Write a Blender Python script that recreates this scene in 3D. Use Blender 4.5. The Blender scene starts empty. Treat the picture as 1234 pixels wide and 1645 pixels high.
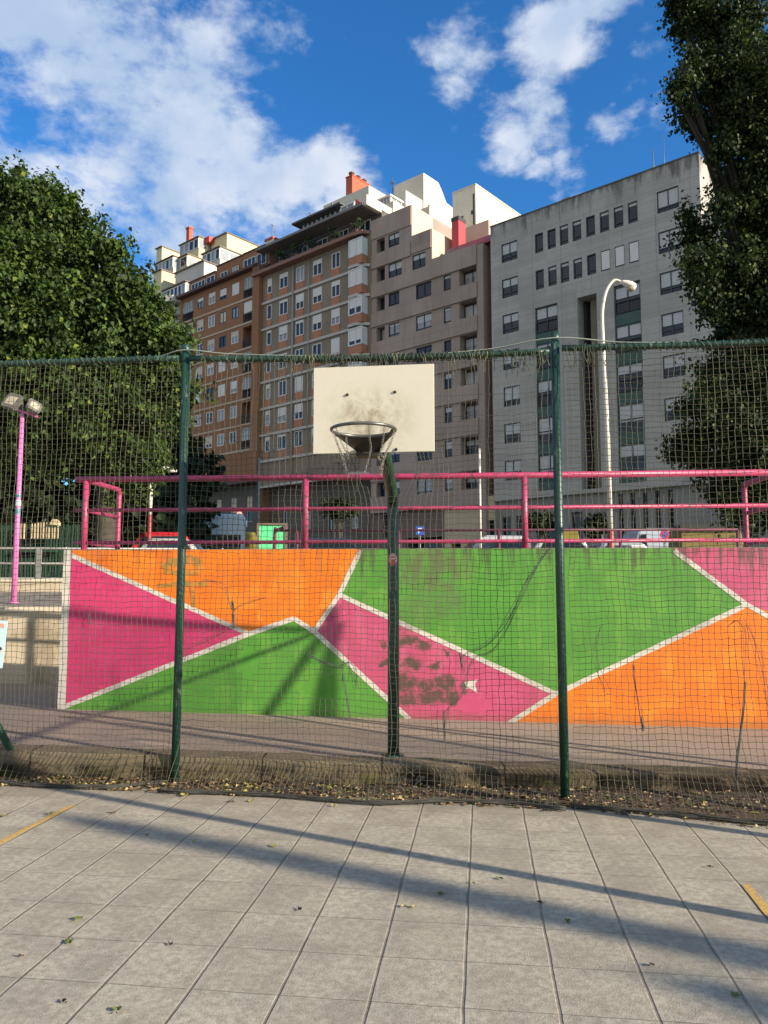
import bpy, math, random
from mathutils import Vector, Matrix, noise as mnoise
rnd = random.Random(7)
R = math.radians
scene = bpy.context.scene
COL = scene.collection

# ------------------------------------------------------------------ camera
F = 1235.0; PITCH = math.atan(120 / 1235); EYE = 1.6
cam = bpy.data.cameras.new('camera'); co = bpy.data.objects.new('camera', cam); COL.objects.link(co)
cam.sensor_fit = 'VERTICAL'; cam.sensor_height = 36.0; cam.lens = 36.0 * F / 1645
cam.clip_end = 3000; cam.clip_start = 0.05
co.location = (0, 0, EYE); co.rotation_euler = (R(90) + PITCH, 0, 0)
scene.camera = co

# ------------------------------------------------------------------ light
SUN_AZ, SUN_EL = R(61.5), R(19.5)          # azimuth from -Y towards +X
SUN = Vector((math.sin(SUN_AZ) * math.cos(SUN_EL), -math.cos(SUN_AZ) * math.cos(SUN_EL), math.sin(SUN_EL)))
sl = bpy.data.lights.new('sun', 'SUN'); sl.energy = 5.0; sl.angle = R(0.42); sl.color = (1.0, 0.85, 0.66)
so = bpy.data.objects.new('sun', sl); COL.objects.link(so)
so.rotation_euler = SUN.to_track_quat('Z', 'Y').to_euler()
scene.view_settings.view_transform = 'Standard'; scene.view_settings.look = 'None'
scene.view_settings.gamma = 1.0; scene.view_settings.exposure = 0.95


def ray(px, py):
    u = (px - 617) / F; w = -(py - 822) / F
    return u, math.cos(PITCH) - w * math.sin(PITCH), math.sin(PITCH) + w * math.cos(PITCH)

def at(px, py, Y):
    a, b, c = ray(px, py); t = Y / b
    return Vector((a * t, Y, EYE + c * t))

def onz(px, py, z):
    a, b, c = ray(px, py); t = (z - EYE) / c
    return Vector((a * t, b * t, z))

def onplane(px, py, p0, n):
    d = Vector(ray(px, py)); o = Vector((0, 0, EYE))
    t = (Vector(p0) - o).dot(n) / d.dot(n)
    return o + d * t

# ------------------------------------------------------------------ node helpers
def nadd(nt, typ, ins=None, **props):
    n = nt.nodes.new(typ)
    for k, v in props.items(): setattr(n, k, v)
    for k, v in (ins or {}).items():
        s = n.inputs[k]
        if isinstance(v, bpy.types.NodeSocket): nt.links.new(v, s)
        else: s.default_value = v
    return n

def c4(c): return (c[0], c[1], c[2], 1.0)

def math_(nt, op, a, b=0.0, clamp=False):
    return nadd(nt, 'ShaderNodeMath', {0: a, 1: b}, operation=op, use_clamp=clamp).outputs[0]

def maprange(nt, v, a, b, c=0.0, d=1.0, smooth=True):
    n = nadd(nt, 'ShaderNodeMapRange', {'Value': v, 'From Min': a, 'From Max': b, 'To Min': c, 'To Max': d})
    n.interpolation_type = 'SMOOTHSTEP' if smooth else 'LINEAR'
    return n.outputs['Result']

def mix(nt, f, a, b, blend='MIX'):
    n = nadd(nt, 'ShaderNodeMix', data_type='RGBA', blend_type=blend)
    for i, v in ((0, f), (6, a), (7, b)):
        s = n.inputs[i]
        if isinstance(v, bpy.types.NodeSocket): nt.links.new(v, s)
        else: s.default_value = c4(v) if i else v
    return n.outputs[2]

def noise_(nt, vec, scale, detail=4.0, rough=0.55, dist=0.0, out=0):
    return nadd(nt, 'ShaderNodeTexNoise', {'Vector': vec, 'Scale': scale, 'Detail': detail, 'Roughness': rough, 'Distortion': dist}).outputs[out]

def mapping(nt, vec, scale=(1, 1, 1), rot=(0, 0, 0), loc=(0, 0, 0)):
    return nadd(nt, 'ShaderNodeMapping', {'Vector': vec, 'Scale': scale, 'Rotation': rot, 'Location': loc}).outputs[0]

def newmat(name):
    m = bpy.data.materials.new(name); m.use_nodes = True
    nt = m.node_tree; b = nt.nodes['Principled BSDF']
    co_ = nadd(nt, 'ShaderNodeTexCoord').outputs['Object']
    return m, nt, b, co_

def setb(nt, b, **kw):
    for k, v in kw.items():
        k = k.replace('_', ' ')
        s = b.inputs[k]
        if isinstance(v, bpy.types.NodeSocket): nt.links.new(v, s)
        else: s.default_value = v

def bump(nt, b, h, strength=0.3, dist=0.01):
    n = nadd(nt, 'ShaderNodeBump', {'Height': h, 'Strength': strength, 'Distance': dist})
    nt.links.new(n.outputs[0], b.inputs['Normal'])

_mc = {}
def mat(name, base, rough=0.6, metal=0.0, var=0.18, scale=6.0, bmp=0.0, dirt=None, dirt_amt=0.4, dscale=3.0, spec=0.5):
    if name in _mc: return _mc[name]
    m, nt, b, co_ = newmat(name)
    n1 = noise_(nt, co_, scale, 5)
    col = mix(nt, n1, [max(0, x * (1 - var * 1.6)) for x in base], [x * (1 + var * 1.3) for x in base])
    if dirt:
        n2 = noise_(nt, co_, dscale, 6, 0.65)
        col = mix(nt, maprange(nt, n2, 0.62 - dirt_amt * 0.4, 0.75 - dirt_amt * 0.2), col, dirt)
    setb(nt, b, Base_Color=col, Roughness=rough, Metallic=metal, Specular_IOR_Level=spec)
    if bmp: bump(nt, b, noise_(nt, co_, scale * 6, 4), bmp, 0.01)
    _mc[name] = m
    return m

# ------------------------------------------------------------------ world: Nishita sky with clouds
w = bpy.data.worlds.new('World'); scene.world = w; w.use_nodes = True
nt = w.node_tree; bg = nt.nodes['Background']
sky = nadd(nt, 'ShaderNodeTexSky', sky_type='NISHITA')
sky.sun_disc = False; sky.sun_elevation = SUN_EL; sky.sun_rotation = R(180) - SUN_AZ
sky.altitude = 50; sky.air_density = 1.0; sky.dust_density = 0.4; sky.ozone_density = 2.5
skc = nadd(nt, 'ShaderNodeHueSaturation', {'Saturation': 1.22, 'Value': 1.0, 'Color': sky.outputs[0]}).outputs[0]
SKY_STR = 0.092
dirv = nadd(nt, 'ShaderNodeTexCoord').outputs['Generated']
CL = [(60, 50, 170, 1), (200, 110, 190, 1), (90, 260, 220, 1), (330, 190, 160, .95), (300, 340, 190, 1), (450, 330, 150, .95),
      (530, 262, 85, .85), (130, 400, 160, .95), (-60, 150, 200, 1), (240, 10, 120, .85), (400, 430, 150, 1), (230, 340, 120, 1), (560, 330, 100, .8), (330, 60, 110, .75), (395, 130, 110, .7),
      (735, 55, 78, .86), (900, 40, 104, 1), (955, -25, 112, .95), (865, 188, 70, .84), (825, 215, 70, .84), (902, 262, 26, .62),
      (1010, 185, 85, .62), (1062, 185, 70, .66), (722, 143, 40, .62), (915, 305, 70, .7), (1030, 45, 60, .62), (870, 278, 40, .6),
      (1300, 420, 200, .7), (-500, 300, 400, .8), (1900, 200, 350, .8)]
acc = None
for px, py, r, wt in CL:
    d = Vector(ray(px, py)).normalized()
    dist = nadd(nt, 'ShaderNodeVectorMath', {0: dirv, 1: d}, operation='DISTANCE').outputs['Value']
    v = maprange(nt, dist, 0.0, r / F, wt, 0.0)
    acc = v if acc is None else math_(nt, 'MAXIMUM', acc, v)
cn = noise_(nt, mapping(nt, dirv, (1, 1, 1.7)), 9.0, 10, 0.60, 0.12)
cn2 = noise_(nt, mapping(nt, dirv, (1, 1, 1.4)), 30.0, 8, 0.62, 0.1)
cn3 = noise_(nt, mapping(nt, dirv, (1, 1, 1.2)), 3.4, 5, 0.5, 0.4)
dens = math_(nt, 'ADD', math_(nt, 'MULTIPLY', cn, 2.1), math_(nt, 'ADD', math_(nt, 'MULTIPLY', cn2, 0.62), math_(nt, 'MULTIPLY', cn3, 0.5)))
acc = math_(nt, 'POWER', acc, 0.6)
dens = math_(nt, 'ADD', math_(nt, 'ADD', dens, -1.93), math_(nt, 'MULTIPLY', acc, 0.72))
cmask = maprange(nt, dens, -0.08, 0.50)
# unseen pale cloud fill added behind the camera to lift and whiten shaded facades
fill_bank = maprange(nt, nadd(nt, 'ShaderNodeVectorMath', {0: dirv, 1: Vector((-.45, -.75, .48)).normalized()}, operation='DISTANCE').outputs['Value'], 1.15, .55)
fill_bank = math_(nt, 'MULTIPLY', fill_bank, maprange(nt, cn3, .3, .55, .55, 1))
cmask = math_(nt, 'MAXIMUM', cmask, fill_bank)
shade = noise_(nt, mapping(nt, dirv, (1, 1, 1), loc=(0.02, 0.0, 0.03)), 9.0, 5, 0.5)
ccol = mix(nt, maprange(nt, shade, 0.35, 0.65), (0.25, 0.32, 0.43), (0.42, 0.45, 0.50))
skyc = mix(nt, 1.0, skc, (SKY_STR * .55, SKY_STR * .98, SKY_STR * 1.26), 'MULTIPLY')
setb_col = mix(nt, math_(nt, 'MULTIPLY', cmask, 0.93), skyc, mix(nt, fill_bank, ccol, (0.50, 0.455, 0.39)))
nt.links.new(setb_col, bg.inputs['Color']); bg.inputs['Strength'].default_value = 1.0

# ------------------------------------------------------------------ mesh builder
class MB:
    def __init__(s): s.v = []; s.f = []; s.m = []; s.sm = []
    def face(s, pts, m=0, smooth=False):
        i = len(s.v); s.v += [tuple(p) for p in pts]; s.f.append(tuple(range(i, i + len(pts)))); s.m.append(m); s.sm.append(smooth)
    def box(s, x0, x1, y0, y1, z0, z1, m=0, M=None):
        p = [Vector(q) for q in ((x0, y0, z0), (x1, y0, z0), (x1, y1, z0), (x0, y1, z0), (x0, y0, z1), (x1, y0, z1), (x1, y1, z1), (x0, y1, z1))]
        if M is not None: p = [M @ q for q in p]
        i = len(s.v); s.v += [tuple(q) for q in p]
        for f in ((0, 3, 2, 1), (4, 5, 6, 7), (0, 1, 5, 4), (1, 2, 6, 5), (2, 3, 7, 6), (3, 0, 4, 7)):
            s.f.append(tuple(i + k for k in f)); s.m.append(m); s.sm.append(False)
    def tube(s, pts, r, n=10, m=0, cap=True, smooth=True, closed=False):
        pts = [Vector(p) for p in pts]; rr = r if isinstance(r, (list, tuple)) else [r] * len(pts)
        K = len(pts); i0 = len(s.v); prev = None
        for k, p in enumerate(pts):
            if closed: t = pts[(k + 1) % K] - pts[k - 1]
            else: t = pts[min(k + 1, K - 1)] - pts[max(k - 1, 0)]
            t.normalize()
            if prev is None:
                a = Vector((0, 0, 1)) if abs(t.z) < 0.9 else Vector((1, 0, 0))
                x = t.cross(a).normalized()
            else: x = (prev - t * prev.dot(t)).normalized()
            prev = x; y = t.cross(x)
            for j in range(n):
                an = 2 * math.pi * j / n
                s.v.append(tuple(p + (x * math.cos(an) + y * math.sin(an)) * rr[k]))
        for k in range(K if closed else K - 1):
            k2 = (k + 1) % K
            for j in range(n):
                j2 = (j + 1) % n
                s.f.append((i0 + k * n + j, i0 + k * n + j2, i0 + k2 * n + j2, i0 + k2 * n + j)); s.m.append(m); s.sm.append(smooth)
        if cap and not closed:
            s.f.append(tuple(i0 + j for j in range(n))[::-1]); s.m.append(m); s.sm.append(False)
            s.f.append(tuple(i0 + (K - 1) * n + j for j in range(n))); s.m.append(m); s.sm.append(False)
    def prism(s, poly, a, b, axis='y', m=0):
        # poly in the plane of the two other axes, extruded from a to b along axis
        def P(q, t):
            if axis == 'y': return (q[0], t, q[1])
            if axis == 'x': return (t, q[0], q[1])
            return (q[0], q[1], t)
        n = len(poly); i = len(s.v)
        s.v += [P(q, a) for q in poly] + [P(q, b) for q in poly]
        s.f.append(tuple(range(i, i + n))); s.f.append(tuple(range(i + 2 * n - 1, i + n - 1, -1)))
        s.m += [m, m]; s.sm += [False, False]
        for k in range(n):
            k2 = (k + 1) % n
            s.f.append((i + k, i + n + k, i + n + k2, i + k2)); s.m.append(m); s.sm.append(False)
    def sphere(s, c, r, nu=12, nv=8, m=0):
        r = r if isinstance(r, (tuple, list)) else (r, r, r); i = len(s.v)
        for a in range(nv + 1):
            th = math.pi * a / nv
            for b in range(nu):
                ph = 2 * math.pi * b / nu
                s.v.append((c[0] + r[0] * math.sin(th) * math.cos(ph), c[1] + r[1] * math.sin(th) * math.sin(ph), c[2] + r[2] * math.cos(th)))
        for a in range(nv):
            for b in range(nu):
                b2 = (b + 1) % nu
                s.f.append((i + a * nu + b, i + (a + 1) * nu + b, i + (a + 1) * nu + b2, i + a * nu + b2)); s.m.append(m); s.sm.append(True)
    def lathe(s, prof, n=16, c=(0, 0, 0), m=0):
        i = len(s.v)
        for r, z in prof:
            for j in range(n):
                a = 2 * math.pi * j / n; s.v.append((c[0] + r * math.cos(a), c[1] + r * math.sin(a), c[2] + z))
        for k in range(len(prof) - 1):
            for j in range(n):
                j2 = (j + 1) % n
                s.f.append((i + k * n + j, i + k * n + j2, i + (k + 1) * n + j2, i + (k + 1) * n + j)); s.m.append(m); s.sm.append(True)
    def mesh(s, name, mats):
        me = bpy.data.meshes.new(name); me.from_pydata(s.v, [], s.f)
        for mm in (mats if isinstance(mats, (list, tuple)) else [mats]): me.materials.append(mm)
        me.polygons.foreach_set('material_index', s.m); me.polygons.foreach_set('use_smooth', s.sm)
        me.update(); return me
    def build(s, name, mats, parent=None, bevel=0.0, fixn=False):
        o = bpy.data.objects.new(name, s.mesh(name, mats)); COL.objects.link(o)
        if parent: o.parent = parent
        if bevel:
            md = o.modifiers.new('bevel', 'BEVEL'); md.width = bevel; md.segments = 2; md.limit_method = 'ANGLE'
        return o

def thing(name, label, cat, loc=(0, 0, 0), rz=0.0, group=None, kind=None):
    o = bpy.data.objects.new(name, None); COL.objects.link(o)
    o.location = loc; o.rotation_euler = (0, 0, rz); o.empty_display_size = 0.2
    return tag(o, label, cat, group, kind)

def tag(o, label=None, cat=None, group=None, kind=None):
    if label: o['label'] = label
    if cat: o['category'] = cat
    if group: o['group'] = group
    if kind: o['kind'] = kind
    return o

def put(name, me, parent, loc=(0, 0, 0), rz=0.0):
    o = bpy.data.objects.new(name, me); COL.objects.link(o); o.parent = parent; o.location = loc; o.rotation_euler = (0, 0, rz)
    return o

def copy_tree(o, parent=None):
    c = o.copy(); COL.objects.link(c); c.parent = parent
    for ch in list(o.children): copy_tree(ch, c)
    return c

def smooth_path(pts, n=6):
    pts = [Vector(p) for p in pts]; out = []
    for i in range(len(pts) - 1):
        p0 = pts[max(i - 1, 0)]; p1 = pts[i]; p2 = pts[i + 1]; p3 = pts[min(i + 2, len(pts) - 1)]
        for k in range(n):
            t = k / n
            out.append(0.5 * ((2 * p1) + (p2 - p0) * t + (2 * p0 - 5 * p1 + 4 * p2 - p3) * t * t + (3 * p1 - p0 - 3 * p2 + p3) * t ** 3))
    out.append(pts[-1]); return out

# ================================================================== THE SETTING
def zpath(X): return 0.23 - 0.016 * (X + 3.68)
def ykerb(X): return 6.37 - 0.075 * X
CROT = math.atan(157 / 1235 * 0.995)

# court of concrete slabs
m, nt, b, co_ = newmat('court_concrete')
g = mapping(nt, co_, rot=(0, 0, 0))
gx = nadd(nt, 'ShaderNodeSeparateXYZ', {0: g}).outputs
wob = math_(nt, 'MULTIPLY', math_(nt, 'SUBTRACT', noise_(nt, co_, 3.0, 3), 0.5), 0.012)
def joint(v, off, sp, wd):
    q = math_(nt, 'FRACT', math_(nt, 'DIVIDE', math_(nt, 'ADD', math_(nt, 'ADD', v, -off), wob), sp))
    d = math_(nt, 'ABSOLUTE', math_(nt, 'SUBTRACT', q, 0.5))
    return d, maprange(nt, d, 0.5 - wd / sp, 0.5 - wd / sp * 0.35)
d1, ja = joint(gx[0], -0.09, 0.362, 0.0085)
d2, jb = joint(gx[1], 3.12, 0.366, 0.005)
_, jshoulder = joint(gx[0], -0.075, 0.362, 0.014)
cellv = nadd(nt, 'ShaderNodeTexWhiteNoise', {'Vector': nadd(nt, 'ShaderNodeCombineXYZ', {0: math_(nt, 'FLOOR', math_(nt, 'DIVIDE', math_(nt, 'ADD', gx[0], 0.09), 0.362)), 1: math_(nt, 'FLOOR', math_(nt, 'DIVIDE', math_(nt, 'ADD', gx[1], -3.12), 0.366))}).outputs[0]}).outputs[0]
speck = noise_(nt, co_, 95.0, 6, 0.9)
mott = noise_(nt, co_, 26.0, 6, 0.7)
blot = noise_(nt, co_, 3.2, 6, 0.65)
col = mix(nt, maprange(nt, mott, 0.36, 0.64), (0.30, 0.28, 0.215), (0.46, 0.43, 0.34))
col = mix(nt, maprange(nt, blot, 0.38, 0.68, 0, 0.55), col, (0.20, 0.18, 0.15))
col = mix(nt, math_(nt, 'MULTIPLY', cellv, 0.34), col, (0.26, 0.235, 0.175))
col = mix(nt, maprange(nt, speck, 0.54, 0.66, 0, 0.8), col, (0.56, 0.53, 0.46))
col = mix(nt, maprange(nt, speck, 0.46, 0.34, 0, 0.85), col, (0.11, 0.10, 0.085))
col = mix(nt, maprange(nt, noise_(nt, co_, 95.0, 2, 0.6), 0.66, 0.74, 0, 0.5), col, (0.12, 0.105, 0.085))
col = mix(nt, math_(nt, 'MULTIPLY', jshoulder, 0.25), col, (0.42, 0.39, 0.33))
col = mix(nt, math_(nt, 'MULTIPLY', ja, maprange(nt, noise_(nt, co_, 5.0, 4), 0.25, 0.6, 0.2, 0.75)), col, (0.15, 0.13, 0.10))
col = mix(nt, math_(nt, 'MULTIPLY', jb, maprange(nt, noise_(nt, co_, 4.0, 4), 0.35, 0.65, 0.0, 0.42)), col, (0.16, 0.14, 0.11))
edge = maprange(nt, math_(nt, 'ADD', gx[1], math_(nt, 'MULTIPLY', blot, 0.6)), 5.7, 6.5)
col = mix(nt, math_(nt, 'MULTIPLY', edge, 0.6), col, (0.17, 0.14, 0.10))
setb(nt, b, Base_Color=col, Roughness=0.85, Specular_IOR_Level=0.25)
hh = math_(nt, 'ADD', math_(nt, 'MULTIPLY', speck, 0.25), math_(nt, 'MULTIPLY', math_(nt, 'ADD', ja, math_(nt, 'MULTIPLY', jb, 0.5)), -1.4))
hh = math_(nt, 'ADD', hh, math_(nt, 'MULTIPLY', noise_(nt, co_, 120.0, 3, .7), .5))
bump(nt, b, hh, 0.8, 0.008)
M_COURT = m
mb = MB(); mb.face([(-60, -60, 0), (60, -60, 0), (60, 6.9, 0), (-60, 6.9, 0)])
o = mb.build('court', M_COURT); o.rotation_euler = (0, 0, -CROT); tag(o, 'grey concrete slab sports court in the foreground', 'court', kind='structure')

# painted yellow court lines (sheets 4 mm above the court)
m, nt, b, co_ = newmat('yellow_line_paint')
n1 = noise_(nt, co_, 60.0, 5, 0.7)
setb(nt, b, Base_Color=mix(nt, maprange(nt, n1, 0.42, 0.62), (0.55, 0.34, 0.06), (0.27, 0.22, 0.14)), Roughness=0.85)
def line(name, p, q, wd):
    p, q = Vector(p), Vector(q); d = (q - p).normalized(); s = Vector((d.y, -d.x, 0)) * wd / 2
    mb = MB(); N = 14
    for i in range(N):
        a, c = p.lerp(q, i / N), p.lerp(q, (i + 1) / N)
        mb.face([a - s * rnd.uniform(.85, 1.05), a + s * rnd.uniform(.85, 1.05), c + s * rnd.uniform(.85, 1.05), c - s * rnd.uniform(.85, 1.05)])
    o = mb.build(name, m); tag(o, kind='structure'); return o
a = onz(116, 1293, .004); c = onz(-2, 1354, .004); line('painted_line', a, a + (c - a) * 4, .055)
a = onz(1198, 1420, .004); c = onz(1238, 1470, .004); line('painted_line', a, a + (c - a) * 4, .05)

# path behind the kerb
m, nt, b, co_ = newmat('path_asphalt')
mott = noise_(nt, co_, 45.0, 6, 0.75); big = noise_(nt, co_, 1.6, 5, 0.6)
col = mix(nt, maprange(nt, mott, 0.3, 0.7), (0.21, 0.165, 0.13), (0.325, 0.26, 0.208))
col = mix(nt, maprange(nt, big, 0.42, 0.66, 0, .5), col, (0.20, 0.165, 0.14))
col = mix(nt, maprange(nt, noise_(nt, co_, 180.0, 2), 0.62, 0.72, 0, 0.6), col, (0.40, 0.36, 0.31))
setb(nt, b, Base_Color=col, Roughness=0.9, Specular_IOR_Level=0.25); bump(nt, b, mott, 0.35, 0.006)
M_PATH = m
mb = MB()
xs = [-40, -8, -4, -2, 0, 2, 4, 8, 30]
for i in range(len(xs) - 1):
    x0, x1 = xs[i], xs[i + 1]; z0, z1 = zpath(max(x0, -6)), zpath(min(x1, 8))
    if x0 < -7: z0 = zpath(-6)
    mb.face([(x0, ykerb(x0) + .1, z0), (x1, ykerb(x1) + .1, z1), (x1, 11.1, z1), (x0, 11.1, z0)])
tag(mb.build('path', M_PATH), 'brown asphalt path between the low kerb and the mural', 'path', kind='structure')

# upper street behind the mural
STZ = 1.5
M_STREET = mat('street_asphalt', (0.10, 0.095, 0.09), 0.9, var=0.2, scale=3)
mb = MB()
mb.face([(-500, 15.2, STZ), (400, 15.2, STZ), (400, 900, STZ), (-500, 900, STZ)]); mb.face([(14.0, -18.0, STZ), (400, -18.0, STZ), (400, 15.2, STZ), (14.0, 15.2, STZ)])
tag(mb.build('street', M_STREET), 'asphalt street behind the mural in front of the buildings', 'street', kind='structure')

# mossy low kerb wall under the net
m, nt, b, co_ = newmat('mossy_concrete')
n1 = noise_(nt, co_, 5.0, 7, 0.7); n2 = noise_(nt, mapping(nt, co_, (1.5, 1.5, 2.2)), 1.5, 7, 0.68); n3 = noise_(nt, co_, 40, 4, 0.7)
kt = maprange(nt, nadd(nt, 'ShaderNodeSeparateXYZ', {0: co_}).outputs[2], .10, .19)
col = mix(nt, maprange(nt, n3, 0.3, 0.7), (0.065, 0.05, 0.031), (0.145, 0.115, 0.073))
col = mix(nt, math_(nt, 'MULTIPLY', maprange(nt, n2, 0.43, 0.55), math_(nt, 'SUBTRACT', 1.0, math_(nt, 'MULTIPLY', kt, .75))), col, (0.018, 0.015, 0.010))
col = mix(nt, math_(nt, 'MULTIPLY', kt, .5), col, (0.20, 0.165, 0.115))
col = mix(nt, maprange(nt, n1, 0.55, 0.72, 0, .75), col, (0.075, 0.075, 0.025))
setb(nt, b, Base_Color=col, Roughness=0.95, Specular_IOR_Level=0.15); kx = math_(nt, 'ABSOLUTE', math_(nt, 'SUBTRACT', math_(nt, 'FRACT', math_(nt, 'DIVIDE', math_(nt, 'ADD', nadd(nt, 'ShaderNodeSeparateXYZ', {0: co_}).outputs[0], math_(nt, 'MULTIPLY', n3, .03)), .98)), .5))
col = mix(nt, maprange(nt, kx, .487, .497, 0, .9), col, (.012, .01, .008)); setb(nt, b, Base_Color=col)
bump(nt, b, n1, 0.6, 0.02)
mb = MB(); N = 150; prof = [(-0.03, -0.03), (-0.022, 0.05), (-0.012, 0.12), (0.0, -1), (0.012, -2), (0.13, -2), (0.24, -2)]
rows = []
for i in range(N + 1):
    X = -7 + 15 * i / N; row = []
    for j, (dy, z) in enumerate(prof):
        zt = zpath(max(X, -6)) + 0.012
        zz = z if z > -0.5 else (zt - 0.014 if z == -1 else zt)
        nn = mnoise.noise((X * 3.1, j * 0.8, 1.7)); n2_ = mnoise.noise((X * 11, j * 1.3, 5.1))
        row.append((X, ykerb(X) + dy + 0.012 * nn + 0.008 * n2_, min(zz, zt) + (0.007 * n2_ + 0.006 * nn if j > 2 else 0)))
    rows.append(row)
for i in range(N):
    for j in range(len(prof) - 1):
        k = len(mb.v); mb.v += [rows[i][j], rows[i + 1][j], rows[i + 1][j + 1], rows[i][j + 1]]
        mb.f.append((k, k + 1, k + 2, k + 3)); mb.m.append(0); mb.sm.append(False)
tag(mb.build('low_wall', m), 'low mossy concrete kerb wall running along the foot of the net', 'low wall')

# ================================================================== MURAL WALL
MU0 = Vector((-3.68, 8.84, 0.0)); MPH = math.atan2(-0.55, 7.73)
MN = Vector((math.sin(MPH), -math.cos(MPH), 0))        # outward normal (towards the court)
MD = Vector((math.cos(MPH), math.sin(MPH), 0))
MTOP = 2.02
def mu(px, py):
    q = onplane(px, py, MU0, MN); return ((q - MU0).dot(MD), q.z)

def paint(name, base, fade, dark, drip=0.5):
    m, nt, b, co_ = newmat(name)
    xyz = nadd(nt, 'ShaderNodeSeparateXYZ', {0: co_}).outputs
    n1 = noise_(nt, co_, 2.2, 5, 0.6); n2 = noise_(nt, mapping(nt, co_, (9, 1, 1.2)), 1.5, 5, 0.6); n3 = noise_(nt, co_, 30, 5, 0.7)
    roll = noise_(nt, mapping(nt, co_, (6.0, 1, 2.4)), 1.0, 2, 0.4)
    col = mix(nt, maprange(nt, n1, 0.35, 0.7), base, [x * 0.86 for x in base])
    jx = math_(nt, 'MULTIPLY', noise_(nt, co_, 7.0, 6, .7), 1.1)
    cellp = lambda a_, b_, k_: nadd(nt, 'ShaderNodeTexWhiteNoise', {'Vector': nadd(nt, 'ShaderNodeCombineXYZ', {0: math_(nt, 'FLOOR', math_(nt, 'ADD', math_(nt, 'DIVIDE', xyz[0], a_), jx)), 1: k_, 2: math_(nt, 'FLOOR', math_(nt, 'ADD', math_(nt, 'DIVIDE', xyz[2], b_), jx))}).outputs[0]}).outputs[0]
    patch = math_(nt, 'MULTIPLY', maprange(nt, cellp(.24, .21, 1.0), .6, 1.0, 0, .42), maprange(nt, n1, .35, .6))
    col = mix(nt, patch, col, fade)
    col = mix(nt, maprange(nt, cellp(.5, .17, 5.0), .7, 1.0, 0, .35), col, dark)
    col = mix(nt, maprange(nt, roll, 0.52, 0.68, 0, .35), col, fade)
    col = mix(nt, maprange(nt, noise_(nt, mapping(nt, co_, (14, 1, 3)), 1.2, 4, .6), 0.62, 0.74, 0, .5), col, [min(1, x * 1.25 + .04) for x in fade])
    col = mix(nt, maprange(nt, n3, 0.60, 0.75, 0, .35), col, dark)
    chip = noise_(nt, co_, 17, 7, .75)
    col = mix(nt, maprange(nt, chip, .665, .70, 0, .75), col, (0.34, 0.31, 0.26))
    col = mix(nt, maprange(nt, noise_(nt, mapping(nt, co_, (1.5, 1, 1.5)), 8.0, 8, .8), .62, .70, 0, .4), col, dark)
    # rain dirt running down from the coping
    top = maprange(nt, xyz[2], 1.25, MTOP + .05, 0, 1, False)
    dm = maprange(nt, math_(nt, 'ADD', n2, math_(nt, 'MULTIPLY', top, 0.33)), 0.72, 0.92)
    col = mix(nt, math_(nt, 'MULTIPLY', dm, drip), col, (0.06, 0.055, 0.04))
    # grey worn area on the green by the hoop, and mould spots on the pink
    wv = nadd(nt, 'ShaderNodeVectorMath', {0: noise_(nt, co_, 6.5, 5, .65, 0, 1), 1: (.5, .5, .5)}, operation='SUBTRACT').outputs[0]
    wvec = nadd(nt, 'ShaderNodeVectorMath', {0: nadd(nt, 'ShaderNodeVectorMath', {0: wv, 1: (.34, 0, .26)}, operation='MULTIPLY').outputs[0], 1: co_}, operation='ADD').outputs[0]
    def blob(u, z, ru, rz):
        v = nadd(nt, 'ShaderNodeVectorMath', {0: mapping(nt, wvec, (1 / ru, 0, 1 / rz), loc=(-u / ru, 0, -z / rz))}, operation='LENGTH').outputs['Value']
        return maprange(nt, v, 1.0, 0.45)
    u, z = mu(690, 915); bl = blob(u, z, .62, .34)
    for (px, py, ru, rz) in ((712, 960, .3, .3), (665, 985, .3, .28)):
        u, z = mu(px, py); bl = math_(nt, 'MAXIMUM', bl, math_(nt, 'MULTIPLY', blob(u, z, ru, rz), .6))
    col = mix(nt, math_(nt, 'MULTIPLY', bl, maprange(nt, noise_(nt, mapping(nt, co_, (8, 1, 3)), 1.5, 5), 0.30, 0.6, 0, .8)), col, (0.115, 0.125, 0.06))
    sp = None
    for (px, py, ru, rz) in ((655, 1030, .16, .09), (675, 1037, .14, .07), (660, 1067, .13, .12), (652, 1097, .15, .13), (683, 1100, .16, .11), (715, 1097, .14, .13), (695, 1120, .22, .1), (655, 1122, .13, .12), (725, 1118, .12, .1), (700, 1070, .08, .07), (617, 1035, .08, .07), (618, 1067, .07, .06), (720, 1050, .05, .06), (905 - 160, 1105, .06, .08)):
        u, z = mu(px, py); v = blob(u, z, ru, rz); sp = v if sp is None else math_(nt, 'MAXIMUM', sp, v)
    col = mix(nt, math_(nt, 'MULTIPLY', sp, maprange(nt, noise_(nt, co_, 9, 6, .72), 0.30, 0.50, 0, .95)), col, (0.085, 0.06, 0.045))
    foot = maprange(nt, math_(nt, 'ADD', xyz[2], math_(nt, 'MULTIPLY', n3, 0.14)), 0.36, 0.2)
    col = mix(nt, math_(nt, 'MULTIPLY', foot, 0.45), col, (0.09, 0.085, 0.04))
    seam = math_(nt, 'ABSOLUTE', math_(nt, 'SUBTRACT', math_(nt, 'FRACT', math_(nt, 'DIVIDE', xyz[2], 0.42)), 0.5))
    col = mix(nt, maprange(nt, seam, 0.49, 0.5, 0, .22), col, dark)
    setb(nt, b, Base_Color=col, Roughness=0.62, Specular_IOR_Level=0.35)
    bump(nt, b, math_(nt, 'ADD', math_(nt, 'MULTIPLY', n3, 0.7), math_(nt, 'MULTIPLY', maprange(nt, seam, 0.48, 0.5), -.6)), 0.3, 0.006)
    return m
P_PINK = paint('pink_mural_paint', (0.56, 0.036, 0.145), (0.58, 0.07, 0.19), (0.42, 0.035, 0.12))
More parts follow.
